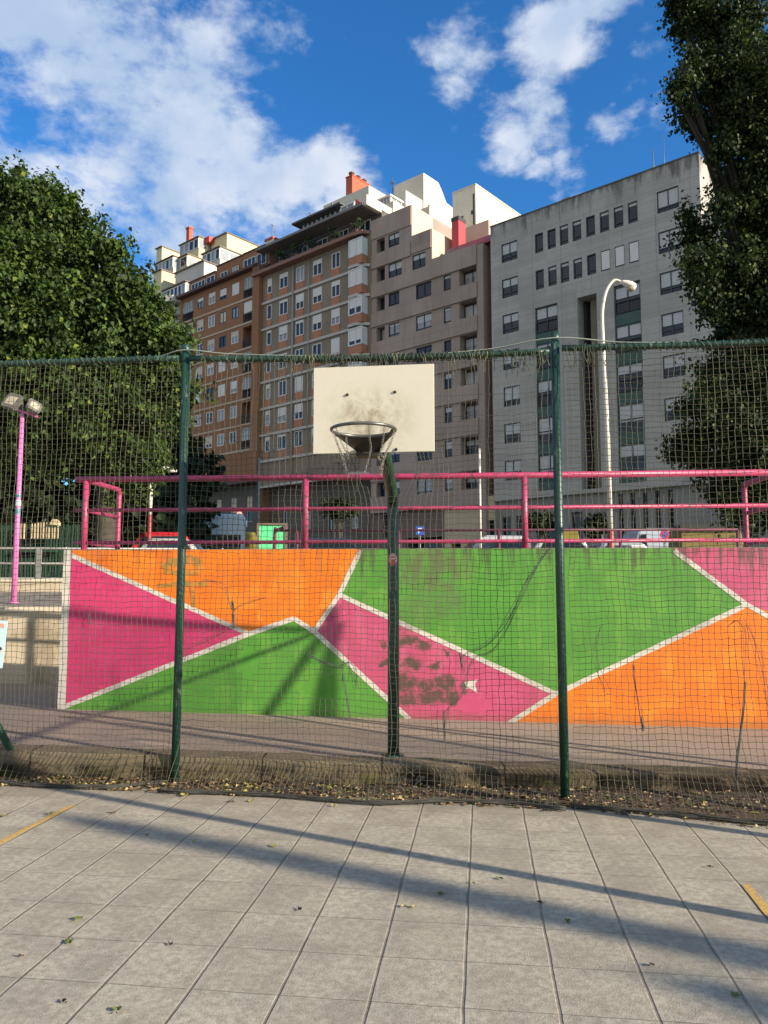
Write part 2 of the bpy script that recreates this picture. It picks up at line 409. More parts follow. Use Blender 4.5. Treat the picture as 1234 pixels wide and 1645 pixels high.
P_PINK2 = paint('faded_pink_mural_paint', (0.50, 0.075, 0.165), (0.56, 0.14, 0.23), (0.33, 0.05, 0.10), 0.75)
P_ORANGE = paint('orange_mural_paint', (0.76, 0.175, 0.008), (0.82, 0.30, 0.025), (0.62, 0.13, 0.012), 0.35)
P_GREEN = paint('green_mural_paint', (0.078, 0.27, 0.034), (0.15, 0.35, 0.05), (0.06, 0.20, 0.028), 0.75)
P_WHITE = paint('white_mural_paint', (0.58, 0.55, 0.49), (0.66, 0.64, 0.58), (0.13, 0.115, 0.09), 0.7)
M_CONC = mat('weathered_concrete', (0.22, 0.20, 0.17), 0.9, var=0.2, scale=4, bmp=0.4, dirt=(0.10, 0.09, 0.07), dirt_amt=0.5)

wall = thing('mural_wall', 'long concrete wall painted in pink, orange and green triangles with white lines', 'mural wall', MU0, MPH)
UE = 12.0
mb = MB(); mb.box(0, UE, 0.006, 0.26, -0.2, MTOP - 0.03); mb.box(-0.004, UE, 0.004, 0.29, MTOP - 0.03, MTOP + 0.004)

mb.build('wall_body', M_CONC, wall)
TL = (0, MTOP); 
P1 = mu(400, 1018); P2 = mu(472, 993); P3 = mu(505, 1014); PJ = mu(545, 955); PT = mu(580, 884); P4 = mu(893, 1114); P5 = mu(1200, 971); PG = mu(1083, 884)
C1 = mu(658, 1155); F1 = mu(815, 1163); G2 = mu(1240, 993); A0 = mu(104, 887); B0 = mu(93, 1139)
zb = lambda u: zpath(-3.68 + u) - 0.05
g2e = (UE, P5[1] + (G2[1] - P5[1]) / (G2[0] - P5[0]) * (UE - P5[0]))
zt = MTOP - .002
def region(name, poly, mt):
    mb = MB(); mb.face([(u, 0.0, z) for u, z in poly]); o = mb.build(name, mt, wall)
    return o
region('painted_panel', [(0, zt), (0, zb(0)), B0, P1, A0], P_PINK)
region('painted_panel', [(A0[0], zt), A0, P1, P2, P3, PJ, (PT[0], zt)], P_ORANGE)
region('painted_panel', [B0, (0.0, zb(0)), (C1[0], zb(C1[0])), C1, P3, P2, P1], P_GREEN)
region('painted_panel', [P3, C1, (C1[0], zb(C1[0])), (F1[0], zb(F1[0])), F1, P4, PJ], P_PINK2)
region('painted_panel', [(PT[0], zt), PJ, P4, P5, (PG[0], zt)], P_GREEN)
region('painted_panel', [F1, (F1[0], zb(F1[0])), (UE, zb(UE)), (UE, max(zb(UE) + .05, g2e[1])) if g2e[1] > zb(UE) else (UE - .01, zb(UE) + .01), P5, P4], P_ORANGE)
region('painted_panel', [(PG[0], zt), P5, (UE, max(g2e[1], zb(UE) + .06)), (UE, zt)], P_PINK2)
# white bands, 3 mm proud
mb = MB()
def band(p, q, wd=0.052):
    p, q = Vector((p[0], p[1])), Vector((q[0], q[1])); L = (q - p).length; d = (q - p) / L; s = Vector((-d.y, d.x)) * wd / 2
    N = max(2, int(L / 0.12)); pr = None
    for i in range(N + 1):
        c = p + d * L * i / N; e = 0.004
        a_, b_ = c + s * (1 + rnd.uniform(-.08, .08)), c - s * (1 + rnd.uniform(-.08, .08))
        a_.y = min(a_.y, zt); b_.y = min(b_.y, zt)
        if pr: mb.face([(pr[1].x, band.y, pr[1].y), (b_.x, band.y, b_.y), (a_.x, band.y, a_.y), (pr[0].x, band.y, pr[0].y)])
        pr = (a_, b_)
    band.y -= 0.00018
band.y = -0.0012
band(A0, P1); band(B0, P1); band(P1, P2); band(P2, P3); band(P3, C1); band(P3, PJ); band(PJ, (PT[0], zt)); band(PJ, P4); band(F1, P4); band(P4, P5); band(PG, P5); band(P5, g2e)
band((0.045, zb(0)), (0.045, zt), .09)
star = [mu(x, y) for x, y in ((741, 1098), (750, 1094), (768, 1091), (763, 1098), (767, 1113), (755, 1105), (744, 1107))]
mb.face([(u, -0.0012, z) for u, z in star])
mb.build('white_lines', P_WHITE, wall)
# olive spray paint on the orange triangle
M_OLIVE = mat('olive_spray_paint', (0.30, 0.17, 0.03), 0.8, var=0.3, scale=9, dirt=(0.62, 0.2, 0.02), dirt_amt=0.5, dscale=12)
mb = MB(); band.y = -0.0015
for pts, wd in ((((262, 913), (270, 904), (285, 903), (300, 899), (311, 897), (322, 906), (322, 915)), .10), (((264, 917), (290, 921), (322, 918)), .05), (((254, 941), (290, 937), (335, 938)), .05), (((309, 940), (311, 975)), .045)):
    for i in range(len(pts) - 1): band(mu(*pts[i]), mu(*pts[i + 1]), wd)
mb.build('graffiti', M_OLIVE, wall)

# ================================================================== PINK RAILING ON THE WALL
M_PINKP = mat('pink_gloss_paint', (0.37, 0.034, 0.110), 0.42, var=0.12, scale=9, dirt=(0.14, 0.03, 0.05), dirt_amt=0.38, dscale=14)
rail = thing('railing', 'pink tubular steel railing standing on top of the mural wall', 'railing', MU0 + Vector((0, 0, MTOP)), MPH)
def ru(px, py):   # along-wall coordinate on the railing plane
    q = onplane(px, py, MU0 - MN * 0.13, MN); return (q - MU0).dot(MD), q.z - MTOP
ZT, ZM, ZL = .835, .47, .09
ul = ru(137, 820)[0]; ur = ru(1252, 815)[0]
for z, r in ((ZT, .036), (ZM, .023), (ZL, .022)):
    mb = MB(); mb.tube([(ul - .12, .13, z), ((ul + ur) / 2, .133, z - .004), (ur + .05, .13, z)], r, 12); mb.build('rail', M_PINKP, rail)
for px in (137, 491, 843, 1252):
    u = ru(px, 820)[0]; mb = MB(); mb.tube([(u, .13, -.02), (u, .13, ZT - .02)], .034, 12); mb.lathe([(.06, 0), (.06, .012), (.034, .014)], 12, (u, .13, 0)); mb.build('post', M_PINKP, rail)
for u in (ul, ur):
    sg = 1
    mb = MB(); mb.tube(smooth_path([(u, .16, ZT - .01), (u, .98, ZT - .01), (u, 1.04, ZT - .02), (u, 1.07, ZT - .07), (u, 1.07, ZT - .2), (u, 1.07, .06)], 5), .033, 12)
    mb.tube([(u, .16, ZM), (u, 1.05, ZM)], .024, 10); mb.tube([(u, .16, ZL), (u, 1.05, ZL)], .022, 10)
    mb.build('return_frame', M_PINKP, rail)

# second pink railing across the terrace
M_PINKD = mat('shaded_pink_paint', (0.10, 0.018, 0.045), 0.55, var=0.2, scale=7)  # railing pink darkened to imitate the shade it stands in
r2 = thing('railing', 'pink railing toned dark for shade, beyond the wall in front of the parked cars', 'railing', at(442, 852, 15.5) * Vector((1, 1, 0)) + Vector((0, 0, STZ)), R(-2))
mb = MB()
zr = at(600, 852, 15.5).z - STZ
mb.tube([(0, 0, zr), (9.2, 0, zr)], .026, 8); mb.tube([(0.45, 0, zr - .38), (9.2, 0, zr - .38)], .02, 8); mb.build('rail', M_PINKD, r2)
for u in (0.45, 2.5, 4.5, 6.9, 9.2):
    mb = MB(); mb.tube([(u, 0, -.02), (u, 0, zr)], .03, 8); mb.build('post', M_PINKD, r2)
mb = MB(); mb.tube(smooth_path([(0, 0, 0), (0, 0, zr - .06), (.05, -.05, zr), (.35, -.9, zr)], 5), .035, 8); mb.build('return_frame', M_PINKD, r2)

# ================================================================== LEFT: ramp, low walls, grey railing
M_BEIGE = mat('beige_concrete', (0.47, 0.40, 0.29), 0.9, var=0.14, scale=2.6, bmp=0.3, dirt=(0.27, 0.22, 0.15), dirt_amt=0.45, dscale=1.8)
ZW = 1.31; YW = 11.0
bw = thing('retaining_wall', 'beige concrete retaining wall left of the mural, its foot in shade', 'retaining wall', (-9.5, YW, 0))
mb = MB(); mb.box(-8, 23.4, 0, .3, -.3, ZW - .06); mb.build('wall_body', M_BEIGE, bw)
mb = MB(); mb.box(-8, 23.4, -.02, .32, ZW - .06, ZW); mb.build('coping', mat('pale_concrete', (0.58, 0.51, 0.39), .9, var=.1), bw)
mb = MB(); mb.face([(-17, YW + .3, ZW - .01), (14, YW + .3, ZW - .01), (14, 15.2, 1.503), (-17, 15.2, 1.503)])
tag(mb.build('ramp', M_CONC), 'sloping concrete terrace above the beige retaining wall', 'ramp', kind='structure')
cw = thing('low_wall', 'low cream wall carrying the grey railing behind the pink floodlight pole', 'low wall', (-9.5, 15.2, 1.2))
mb = MB(); mb.box(-8, 5.6, 0, .3, 0, .5); mb.build('wall_body', M_BEIGE, cw); mb = MB(); mb.box(-8, 5.62, -.03, .33, .5, .55); mb.build('coping', _mc['pale_concrete'], cw)
M_GALV = mat('galvanised_steel', (0.24, 0.235, 0.23), 0.5, 0.3, var=0.15, scale=12)
gr = thing('railing', 'grey steel railing on the low cream wall at the left', 'railing', (-9.5, 15.35, 1.75))
for z in (.62, .32, .02):
    mb = MB(); mb.tube([(-8, 0, z + .03), (5.5, 0, z - .02)], .022, 8); mb.build('rail', M_GALV, gr)
for u in (-6, -4, -2, 0.1, 2.62, 4.6):
    mb = MB(); mb.box(u - .045, u + .045, -.03, .03, -.02, .6); mb.build('post', M_GALV, gr)

# pink floodlight pole
M_PINKL = mat('light_pink_paint', (0.62, 0.16, 0.40), 0.5, var=0.12, scale=5, dirt=(0.4, 0.1, 0.25), dirt_amt=.25)
FY = 12.0
base = at(22, 968, FY); topz = at(38, 662, FY).z
fl = thing('floodlight_pole', 'slim pink steel pole with a crossbar and two floodlights', 'floodlight pole', base)
mb = MB(); hp = topz - base.z; mb.tube([(0, 0, -.1), (0, 0, hp * .45), (0.0, 0, hp)], [.046, .038, .031], 14)
mb.lathe([(.07, 0), (.07, .015), (.046, .017)], 14); mb.build('pole', M_PINKL, fl)
mb = MB(); zz = hp * .46
for k, cc in enumerate((0, 1, 0)): mb.lathe([(.0405, zz + k * .13), (.0405, zz + k * .13 + (.09 if k < 2 else .05))], 14, m=cc)
mb.build('sticker', [mat('teal_sticker', (0.08, 0.2, 0.24), .5), mat('white_sticker', (0.6, 0.58, 0.62), .5)], fl)
mb = MB(); cb = R(-18); mb.box(-.25, .25, -.018, .018, hp - .005, hp + .03, M=Matrix.Rotation(R(14), 4, 'Y') @ Matrix.Rotation(R(-20), 4, 'Z') if False else Matrix.Translation((0, 0, hp)) @ Matrix.Rotation(R(19), 4, 'Y') @ Matrix.Translation((0, 0, -hp)))
mb.build('crossbar', M_PINKL, fl)
M_ALU = mat('weathered_aluminium', (0.17, 0.165, 0.14), 0.45, 0.5, var=0.2, scale=15)
M_LENS = mat('floodlight_glass', (0.36, 0.32, 0.24), 0.15, var=0.1)
for sx, ang, dz, sc in ((-.14, -18, .16, 1.0), (.20, 42, .08, .82)):
    Mx = Matrix.Translation((sx, -.05, hp + dz)) @ Matrix.Rotation(R(ang), 4, 'Z') @ Matrix.Rotation(R(16 if sx < 0 else 25), 4, 'Y') @ Matrix.Rotation(R(-28), 4, 'X') @ Matrix.Scale(sc, 4)
    mb = MB(); s_ = .135
    mb.prism([(-s_ * .8, -s_), (s_ * .8, -s_), (s_, -s_ * .6), (s_, s_ * .6), (s_ * .8, s_), (-s_ * .8, s_), (-s_, s_ * .6), (-s_, -s_ * .6)], -.04, .03)
    mb.prism([(-s_ * .6, -s_ * .7), (s_ * .6, -s_ * .7), (s_ * .6, s_ * .7), (-s_ * .6, s_ * .7)], .03, .11)
    for k in range(5): mb.box(-s_ * .5 + k * s_ * .25 - .006, -s_ * .5 + k * s_ * .25 + .006, .11, .14, -s_ * .6, s_ * .6)
    mb.v = [tuple(Mx @ Vector(q)) for q in mb.v]; h_ = mb.build('floodlight', M_ALU, fl)
    mb = MB(); mb.box(-s_ * .62, s_ * .62, -.047, -.041, -s_ * .6, s_ * .55); mb.v = [tuple(Mx @ Vector(q)) for q in mb.v]; mb.build('glass', M_LENS, h_)

# ================================================================== NET FENCE
M_FGREEN, nt, b, co_ = newmat('chipped_green_paint')
n1 = noise_(nt, mapping(nt, co_, (1, 1, .35)), 22, 6, .7); n2 = noise_(nt, co_, 70, 3)
col = mix(nt, n2, (0.007, 0.030, 0.021), (0.013, 0.052, 0.036)); col = mix(nt, maprange(nt, n1, .55, .68, 0, .65), col, (0.13, 0.19, 0.155))
col = mix(nt, maprange(nt, noise_(nt, co_, 30, 5, .7), .64, .72, 0, .9), col, (0.10, 0.055, 0.03))
setb(nt, b, Base_Color=col, Roughness=0.38)
M_NET = mat('olive_netting_twine', (0.072, 0.07, 0.043), 0.8, var=0.5, scale=2.5)
M_NETD = mat('grey_green_netting_twine', (0.20, 0.23, 0.20), 0.8, var=0.3, scale=6)
PL = Vector((-1.71, 6.47, 0)); PR = Vector((1.37, 6.0, 0)); fd = (PR - PL).normalized(); fn = Vector((fd.y, -fd.x, 0))
FA = math.atan2(fd.y, fd.x); UR = (PR - PL).length; ULf = -3.35; UCR = 7.15
fence = thing('net_fence', 'tall green tube fence hung with sagging olive square-mesh netting', 'net fence', PL, FA)
# local: x along, y away from the court, z up
H = [(ULf, 3.65), (0, 3.665), (UR, 3.61), (UCR, 3.75)]
for u, h in H:
    mb = MB(); tilt = -.03 if u == 0 else 0.0
    mb.tube([(u + .0, 0, -.12), (u - tilt * .3, 0, h * .5), (u, 0, h)], .035, 16); mb.lathe([(.037, h - .03), (.037, h + .012), (.0, h + .016)], 16, (u, 0, 0)); mb.build('post', M_FGREEN, fence)
railz = [(ULf, 3.50), (0, 3.535), (UR, 3.50), (UCR, 3.66)]
def railpt(u):
    if u <= 0: t = (u - ULf) / -ULf; return 3.60 - .045 * t
    if u <= UR: t = u / UR; return 3.55 - .085 * t - .028 * math.sin(math.pi * t)
    t = (u - UR) / (UCR - UR); return 3.49 + .05 * t - .05 * math.sin(math.pi * t)
for a0, a1, rz0 in ((ULf, -.05, 0), (.05, UR - .05, 0), (UR + .05, UCR, 0)):
    mb = MB(); mb.tube([(a0 + (a1 - a0) * k / 12, -.03, railpt(a0 + (a1 - a0) * k / 12)) for k in range(13)], .026, 12); mb.build('top_rail', M_FGREEN, fence)
# twine lashing wound round the top rail
mb = MB()
for a0, a1, turns, r0 in ((ULf, -.12, 62, .031), (.15, UR - .1, 40, .034), (.9, UR - .5, 55, .038), (UR + .1, UR + 2.6, 46, .034)):
    pts = []; NN = turns * 7
    for k in range(NN):
        t = k / NN; u = a0 + (a1 - a0) * t + .012 * math.sin(k * 1.7); an = t * turns * 2 * math.pi; rr = r0 + .004 * math.sin(k * .37)
        pts.append((u, -.03 + rr * math.cos(an), railpt(u) + rr * math.sin(an)))
    mb.tube(pts, .0034, 5, cap=False)
for k in range(90):
    u = rnd.choice([rnd.uniform(.8, UR), rnd.uniform(UR - .4, UR + .5), rnd.uniform(-.5, UR)]); l = rnd.uniform(.04, .18)
    mb.tube(smooth_path([(u, -.06, railpt(u) + .01), (u + rnd.uniform(-.02, .02), -.07, railpt(u) - l * .5), (u + rnd.uniform(-.03, .03), -.06, railpt(u) - l)], 3), .0028, 4, cap=False)
mb.build('lashing', mat('dark_green_lashing', (.045, .06, .034), .8, var=.5, scale=5, dirt=(.17, .16, .09), dirt_amt=.3, dscale=9), fence)
# slack cables above the rail
mb = MB()
for pts in ([(-.9, 0, 3.56), (-.3, 0, 3.58), (0, -.045, 3.62), (.35, 0, 3.585), (.85, 0, 3.545), (1.3, -.03, 3.505), (1.45, -.06, 3.48)], [(UR - 1.15, -.05, 3.46), (UR - 1.0, -.03, 3.485), (UR - .5, 0, 3.52), (UR, -.05, 3.57), (UR + .5, 0, 3.525), (UR + 1.0, -.02, 3.49), (UR + 1.2, -.05, 3.46)]):
    mb.tube(smooth_path(pts, 5), .006, 5)
mb.build('cable', M_NETD, fence)
# diagonal brace at the left, braced corner post and side posts at the right
mb = MB(); q0 = Vector((-1.27, 0.0, 0)); mb.tube([q0 + Vector((0, -.05, -.03)), (ULf + .02, 0, 3.0)], .03, 12); mb.build('brace', M_FGREEN, fence)
mb = MB(); mb.tube([(UCR, .03, 3.55), (UCR - 1.0, .03, .0)], .035, 12); mb.build('brace', M_FGREEN, fence)
mb = MB(); mb.tube([(UCR, -.03, 3.55), (UCR + .05, -1.5, .0)], .035, 12); mb.build('brace', M_FGREEN, fence)
for v in (1.7, 3.2, 6.3, 9.4):
    mb = MB(); mb.tube([(UCR + .02, -v, -.1), (UCR + .02, -v, 3.66)], .05, 12); mb.build('post', M_FGREEN, fence)
mb = MB(); mb.tube([(UCR, 0, 3.55), (UCR, -12, 3.55)], .026, 10); mb.build('top_rail', M_FGREEN, fence)

def netpt(u, z, bay):
    n1 = mnoise.noise((u * .9, z * .8, 3.3 + bay)); n2 = mnoise.noise((u * 2.7, z * 2.1, 9.1 + bay)); n3 = mnoise.noise((u * 9, z * 8, 1.1))
    n4 = mnoise.noise((u * 1.1 + 7, z * .9, 13.3 + bay)); n5 = mnoise.noise((u * 3 + 7, z * 2.6, 23.3 + bay)); n6 = mnoise.noise((u * 10, z * 9, 31.1))
    e = min(1, max(0, (3.5 - z) / .5)); lo = max(0, 1 - z / .55)
    du = (.03 * n1 + .016 * n2 + .007 * n3) * e + .05 * n2 * lo
    dz = (.03 * n4 + .018 * n5 + .007 * n6) * e
    dy = -.035 - .05 * e * (.5 + n1) - .02 * n5 - .26 * max(0, 1 - z / .34) ** 1.6 * (1 + .5 * n1)
    if bay == 2: dy -= .16 * max(0, 1 - z / .5) ** 1.5 * min(1, (u - UR) / 1.0)
    if bay == 0 and u > -.4: dy = dy * max(.25, min(1, -u / .4))
    if bay == 1:                                  # pulled together over the hoop arm
        ua = 1.77; g_ = math.exp(-((z - 2.55) / .22) ** 2 - ((u - ua) / .3) ** 2); du += (.12 if u > ua else -.12) * g_
    return Vector((u + du, dy, z + dz))
holes = [(1, 1.25, .78, .22, .07), (1, 1.75, 2.55, .11, .18), (1, .62, .98, .06, .10), (1, 2.45, .70, .10, .09), (1, 1.05, 2.95, .14, .08)]
def in_hole(bay, u, z):
    for hb, hu, hz, ra, rb in holes:
        if hb == bay and ((u - hu) / ra) ** 2 + ((z - hz) / rb) ** 2 < 1: return True
    return False
SP = .0465
for bay, a0, a1, seed in ((0, ULf, -.06, 1), (1, .06, UR - .06, 2), (2, UR + .06, UR + 2.9, 3)):
    mb = MB(); rr = random.Random(seed); ncol = int((a1 - a0) / SP); nrow = 75
    grid = {}
    for i in range(ncol + 1):
        u = a0 + (a1 - a0) * i / ncol; zt_ = railpt(u) - .01
        for j in range(nrow + 1):
            z = .012 + (zt_ - .012) * j / nrow
            p = netpt(u, z, bay); p += Vector((rr.uniform(-.004, .004), 0, rr.uniform(-.004, .004)))
            grid[i, j] = p
    hole = {k: in_hole(bay, a0 + (a1 - a0) * k[0] / ncol, 3.5 * k[1] / nrow) for k in grid}
    topskip = 64 if bay == 1 else 72
    def strand(seq, r):
        run = []
        for k in seq + [None]:
            if k is None or hole[k]:
                if len(run) > 1: mb.tube(run, r, 3, cap=False, smooth=True)
                run = []
            else: run.append(grid[k])
    for i in range(ncol + 1): strand([(i, j) for j in range(nrow + 1)], rr.uniform(.0021, .0028))
    for j in range(nrow + 1):
        if bay == 1 and j > topskip and rr.random() < .75: continue
        strand([(i, j) for i in range(ncol + 1)], rr.uniform(.0017, .0022) if bay < 2 else .0022)
    for k in grid:                                # knots
        if rr.random() < .5 and not hole[k]:
            q = grid[k]; mb.box(q.x - .003, q.x + .003, q.y - .003, q.y + .003, q.z - .003, q.z + .003)
    mb.build('net', M_NET, fence)
# bottom rope with tangled netting, torn and gathered strands
def fu(px, py, off=-.06):
    q = onplane(px, py, PL, fn); return Vector(((q - PL).dot(fd), off, q.z))
mb = MB()
for a0, a1, bay in ((ULf, -.05, 0), (.0, UR - .02, 1), (UR + .02, UR + 2.9, 2)):
    for s_ in range(3):
        pts = []
        n = int((a1 - a0) / .05)
        for k in range(n + 1):
            u = a0 + (a1 - a0) * k / n; q = netpt(u, .02, bay)
            pts.append((u, q.y + .02 * mnoise.noise((u * 6, s_ * 3.1, 0)), .016 + .008 * s_ + .012 * abs(mnoise.noise((u * 9, s_, 4)))))
        mb.tube(pts, .009 - .001 * s_, 5)
mb.build('bottom_rope', mat('dark_rope', (0.045, 0.045, 0.038), .9, var=.5, scale=20), fence)
mb0 = MB(); tr = random.Random(5); M_TORN = mat('dark_torn_twine', (.07, .08, .07), .85, var=.6, scale=9)
def tangle(pl, r=.003, jit=.012, n=1, off=-.07):
    r *= .55; jit *= 1.6; n += 1; solo = off > -.11; mb = MB() if solo else mb0
    for q in range(n):
        pts = [fu(x, y, off) + Vector((tr.uniform(-jit, jit), tr.uniform(-jit, jit), tr.uniform(-jit, jit))) for x, y in pl]
        mb.tube(smooth_path(pts, 4), r, 4, cap=False)
    if solo: mb.build('torn_strand', M_TORN, fence)
tangle([(885, 880), (850, 925), (820, 985), (785, 1030), (748, 1050), (745, 1080)], .003, .01, 3)
tangle([(870, 890), (835, 960), (800, 1040), (760, 1060), (742, 1110), (718, 1140), (716, 1180)], .0026, .014, 3)
tangle([(740, 1048), (742, 1070)], .006, .006, 4); tangle([(714, 1140), (716, 1185)], .005, .006, 3)
tangle([(500, 1050), (520, 1062), (545, 1066), (562, 1062), (570, 1075), (575, 1100)], .003, .016, 5)
tangle([(553, 1068), (556, 1100), (560, 1125), (563, 1148)], .0035, .01, 3)
tangle([(378, 965), (380, 985), (381, 1010)], .006, .008, 4); tangle([(330, 930), (362, 940), (376, 970), (382, 980), (395, 968), (430, 960)], .0026, .01, 2)
tangle([(381, 1005), (330, 1030), (310, 1040), (300, 1060)], .0026, .01, 2); tangle([(150, 985), (153, 1000)], .006, .006, 3)
tangle([(1192, 1095), (1188, 1150), (1180, 1210), (1178, 1262)], .0045, .007, 6); tangle([(1192, 1100), (1192, 1020), (1180, 995), (1165, 1005)], .0028, .01, 2)
tangle([(1015, 1065), (1018, 1100), (1028, 1150), (1031, 1168)], .003, .007, 3); tangle([(1028, 1150), (1030, 1172)], .005, .005, 3)
tangle([(1195, 1000), (1215, 1060), (1230, 1130), (1238, 1180)], .0026, .02, 3)
tangle([(960, 1010), (955, 1060), (975, 1110)], .0025, .02, 2)
tangle([(820, 590), (850, 600), (838, 578)], .004, .01, 2)
for (x, y) in ((545, 700), (575, 712), (600, 720), (620, 705)):
    tangle([(x, y), (x - 6, y + 30), (x + 5, y + 55), (x - 2, y + 80)], .0028, .01, 1)
for k in range(46):
    x = tr.uniform(450, 760); y = tr.uniform(1212, 1262); tangle([(x, y), (x + tr.uniform(-18, 18), y + tr.uniform(-8, 12)), (x + tr.uniform(-25, 25), y + tr.uniform(0, 25))], .0026, .006, 1, -.12)
tag(mb0.build('torn_strands', M_TORN, fence), kind='stuff')

# poster hung on the net at the left edge
pq = [fu(x, y, -.10) for x, y in ((25, 996), (16, 1071))]
po = thing('poster', 'pale blue paper poster tied to the net at the left edge', 'poster', PL, FA)
u1t, u1b, z1, z0 = pq[0].x, pq[1].x, pq[0].z, pq[1].z
mb = MB(); mb.prism([(u1b - .42, z0 + .01), (u1b, z0), (u1t, z1), (u1t - .42, z1 + .012)], -.104, -.101); mb.build('sheet', mat('pale_blue_paper', (0.52, 0.70, 0.74), .6, var=.08, scale=9), po)
def disc(mb, cx, cz, rx, rz, y, m=0, n=18, a0=0, a1=2 * math.pi):
    mb.prism([(cx + rx * math.cos(a0 + (a1 - a0) * k / n), cz + rz * math.sin(a0 + (a1 - a0) * k / n)) for k in range(n if a1 - a0 > 6.2 else n + 1)], y - .0015, y, m=m)
mb = MB()
cx, cz = fu(10, 1050).x, fu(10, 1044).z
mb.prism([(cx - .012, cz - .062), (cx + .010, cz - .066), (cx + .012, cz - .03), (cx - .008, cz - .028)], -.106, -.1045, m=2)
disc(mb, cx + .004, cz + .005, .021, .024, -.1045, 1); disc(mb, cx + .006, cz + .016, .026, .022, -.106, 0, a0=-.2, a1=math.pi + .3)
disc(mb, cx - .062, cz + .005, .024, .028, -.1045, 3)
mb.box(cx - .012, cx - .004, -.106, -.1045, cz - .115, cz - .066, 4); mb.box(cx + .002, cx + .009, -.106, -.1045, cz - .112, cz - .066, 4)
mb.build('print', [mat('black_ink', (.02, .018, .025), .6), mat('skin_ink', (.72, .42, .30), .6), mat('navy_ink', (.05, .06, .16), .6), mat('orange_ink', (.70, .14, .05), .6), mat('white_ink', (.75, .75, .78), .6)], po)
mb = MB()
zt1, zt0 = fu(10, 1000).z, fu(10, 1007).z
for k in range(5):
    x = fu(16 - k * 9.2, 1003).x; mb.prism([(x - .026, zt0), (x - .012, zt0), (x - .008, zt1 - .012), (x + .002, zt0), (x + .006, zt0), (x + .010, zt1 - .012), (x + .012, zt0), (x + .022, zt0), (x + .018, zt1), (x - .02, zt1)], -.106, -.1045)
mb.build('lettering', mat('salmon_ink', (0.72, 0.36, 0.24), .6), po)

# ================================================================== BASKETBALL HOOP
hp0 = Vector((0.08, 6.72, zpath(.08)))
hoop = thing('basketball_hoop', 'green bent-pole basketball hoop with a scuffed cream backboard and torn chain net', 'basketball hoop', hp0)
L_ = lambda p: Vector(p) - hp0
mb = MB()
mb.tube([L_((.08, 6.72, .1)), L_((.082, 6.72, 1.2)), L_((.078, 6.72, 2.28))] + smooth_path([L_((.078, 6.72, 2.34)), L_((.07, 6.66, 2.42)), L_((.045, 6.45, 2.52)), L_((.0, 6.05, 2.68)), L_((-.04, 5.74, 2.80))], 5), .05, 18)
mb.lathe([(.09, -.02), (.09, .012), (.052, .016)], 18, L_((.08, 6.72, hp0.z)))
mb.build('pole', M_FGREEN, hoop)
pz = at(631, 898, 6.66).z - hp0.z
mb = MB()
for k, (hw) in enumerate((.35, .75, .95, 1.0, 1.0, .95, .75, .35)):
    z0_ = pz - .054 + k * .0135
    for j in range(8):
        a_ = R(-90) + (j - 4) * .2 * hw - .12; a2 = R(-90) + (j - 3) * .2 * hw - .12
        mb.face([(.002 + .0515 * math.cos(q), .0515 * math.sin(q), zz) for q, zz in ((a_, z0_), (a2, z0_), (a2, z0_ + .0135), (a_, z0_ + .0135))], 1 if (k in (2, 3, 5) and 1 < j < 6) or k in (0, 1) else 0)
mb.build('sticker', [mat('pale_pink_sticker', (.62, .36, .33), .5), mat('red_sticker', (.50, .07, .07), .5)], hoop)
# backboard, yawed like the fence
BA = R(-7.2); bc = at(600, 657, 5.62); bl_ = at(499.5, 731, 5.675); 
bb = bpy.data.objects.new('backboard', None)
m, nt, b, co_ = newmat('scuffed_cream_board')
n1 = noise_(nt, co_, 5.5, 7, .72, .6); n2 = noise_(nt, co_, 16, 6, .7)
v = nadd(nt, 'ShaderNodeVectorMath', {0: mapping(nt, co_, (2.5, 0, 3.2), loc=(.1, 0, .28))}, operation='LENGTH').outputs['Value']
sc_ = math_(nt, 'MULTIPLY', maprange(nt, v, 1.15, .15), maprange(nt, math_(nt, 'ADD', math_(nt, 'MULTIPLY', n1, .7), math_(nt, 'MULTIPLY', n2, .3)), .40, .62))
col = mix(nt, n2, (0.49, 0.465, 0.385), (0.56, 0.54, 0.455)); col = mix(nt, math_(nt, 'MULTIPLY', sc_, .85), col, (0.235, 0.18, 0.11))
setb(nt, b, Base_Color=col, Roughness=.6)
MB_BOARD = m
bw_, bh_ = .905, .655
Mb = Matrix.Translation(bc - hp0) @ Matrix.Rotation(BA, 4, 'Z')
mb = MB(); mb.box(-bw_ / 2, bw_ / 2, -.012, .012, -bh_ / 2, bh_ / 2)
bo = mb.build('backboard', MB_BOARD, hoop, bevel=.002); bo.matrix_local = Mb
M_DKST = mat('dark_rusty_steel', (0.035, 0.028, 0.022), .5, .4, var=.4, scale=18)
M_CHAIN = mat('galvanised_chain', (0.24, 0.23, 0.21), .45, .7, var=.3, scale=40)
mb = MB()
for px, py in ((557, 632), (635, 630), (637, 722)):
    q = at(px, py, 5.6); ql = Mb.inverted() @ (q - hp0)
    mb.lathe([(.0, -.0), (.011, 0), (.011, .008), (.005, .012), (0, .012)], 10); k0 = len(mb.v) - 50
    for k in range(k0, len(mb.v)): x, y, z = mb.v[k]; mb.v[k] = (ql.x + x, -.012 - z, ql.z + y)
mb.build('bolt', M_DKST, bo)
rc = at(584, 690, 5.24) - hp0; rr_ = .222
mb = MB(); mb.tube([rc + Vector((rr_ * math.cos(a), rr_ * math.sin(a), 0)) for a in [2 * math.pi * k / 40 for k in range(40)]], .0115, 10, closed=True)
mb.build('rim', mat('worn_rim_steel', (0.13, 0.125, 0.115), .38, .6, var=.3, scale=14), hoop)
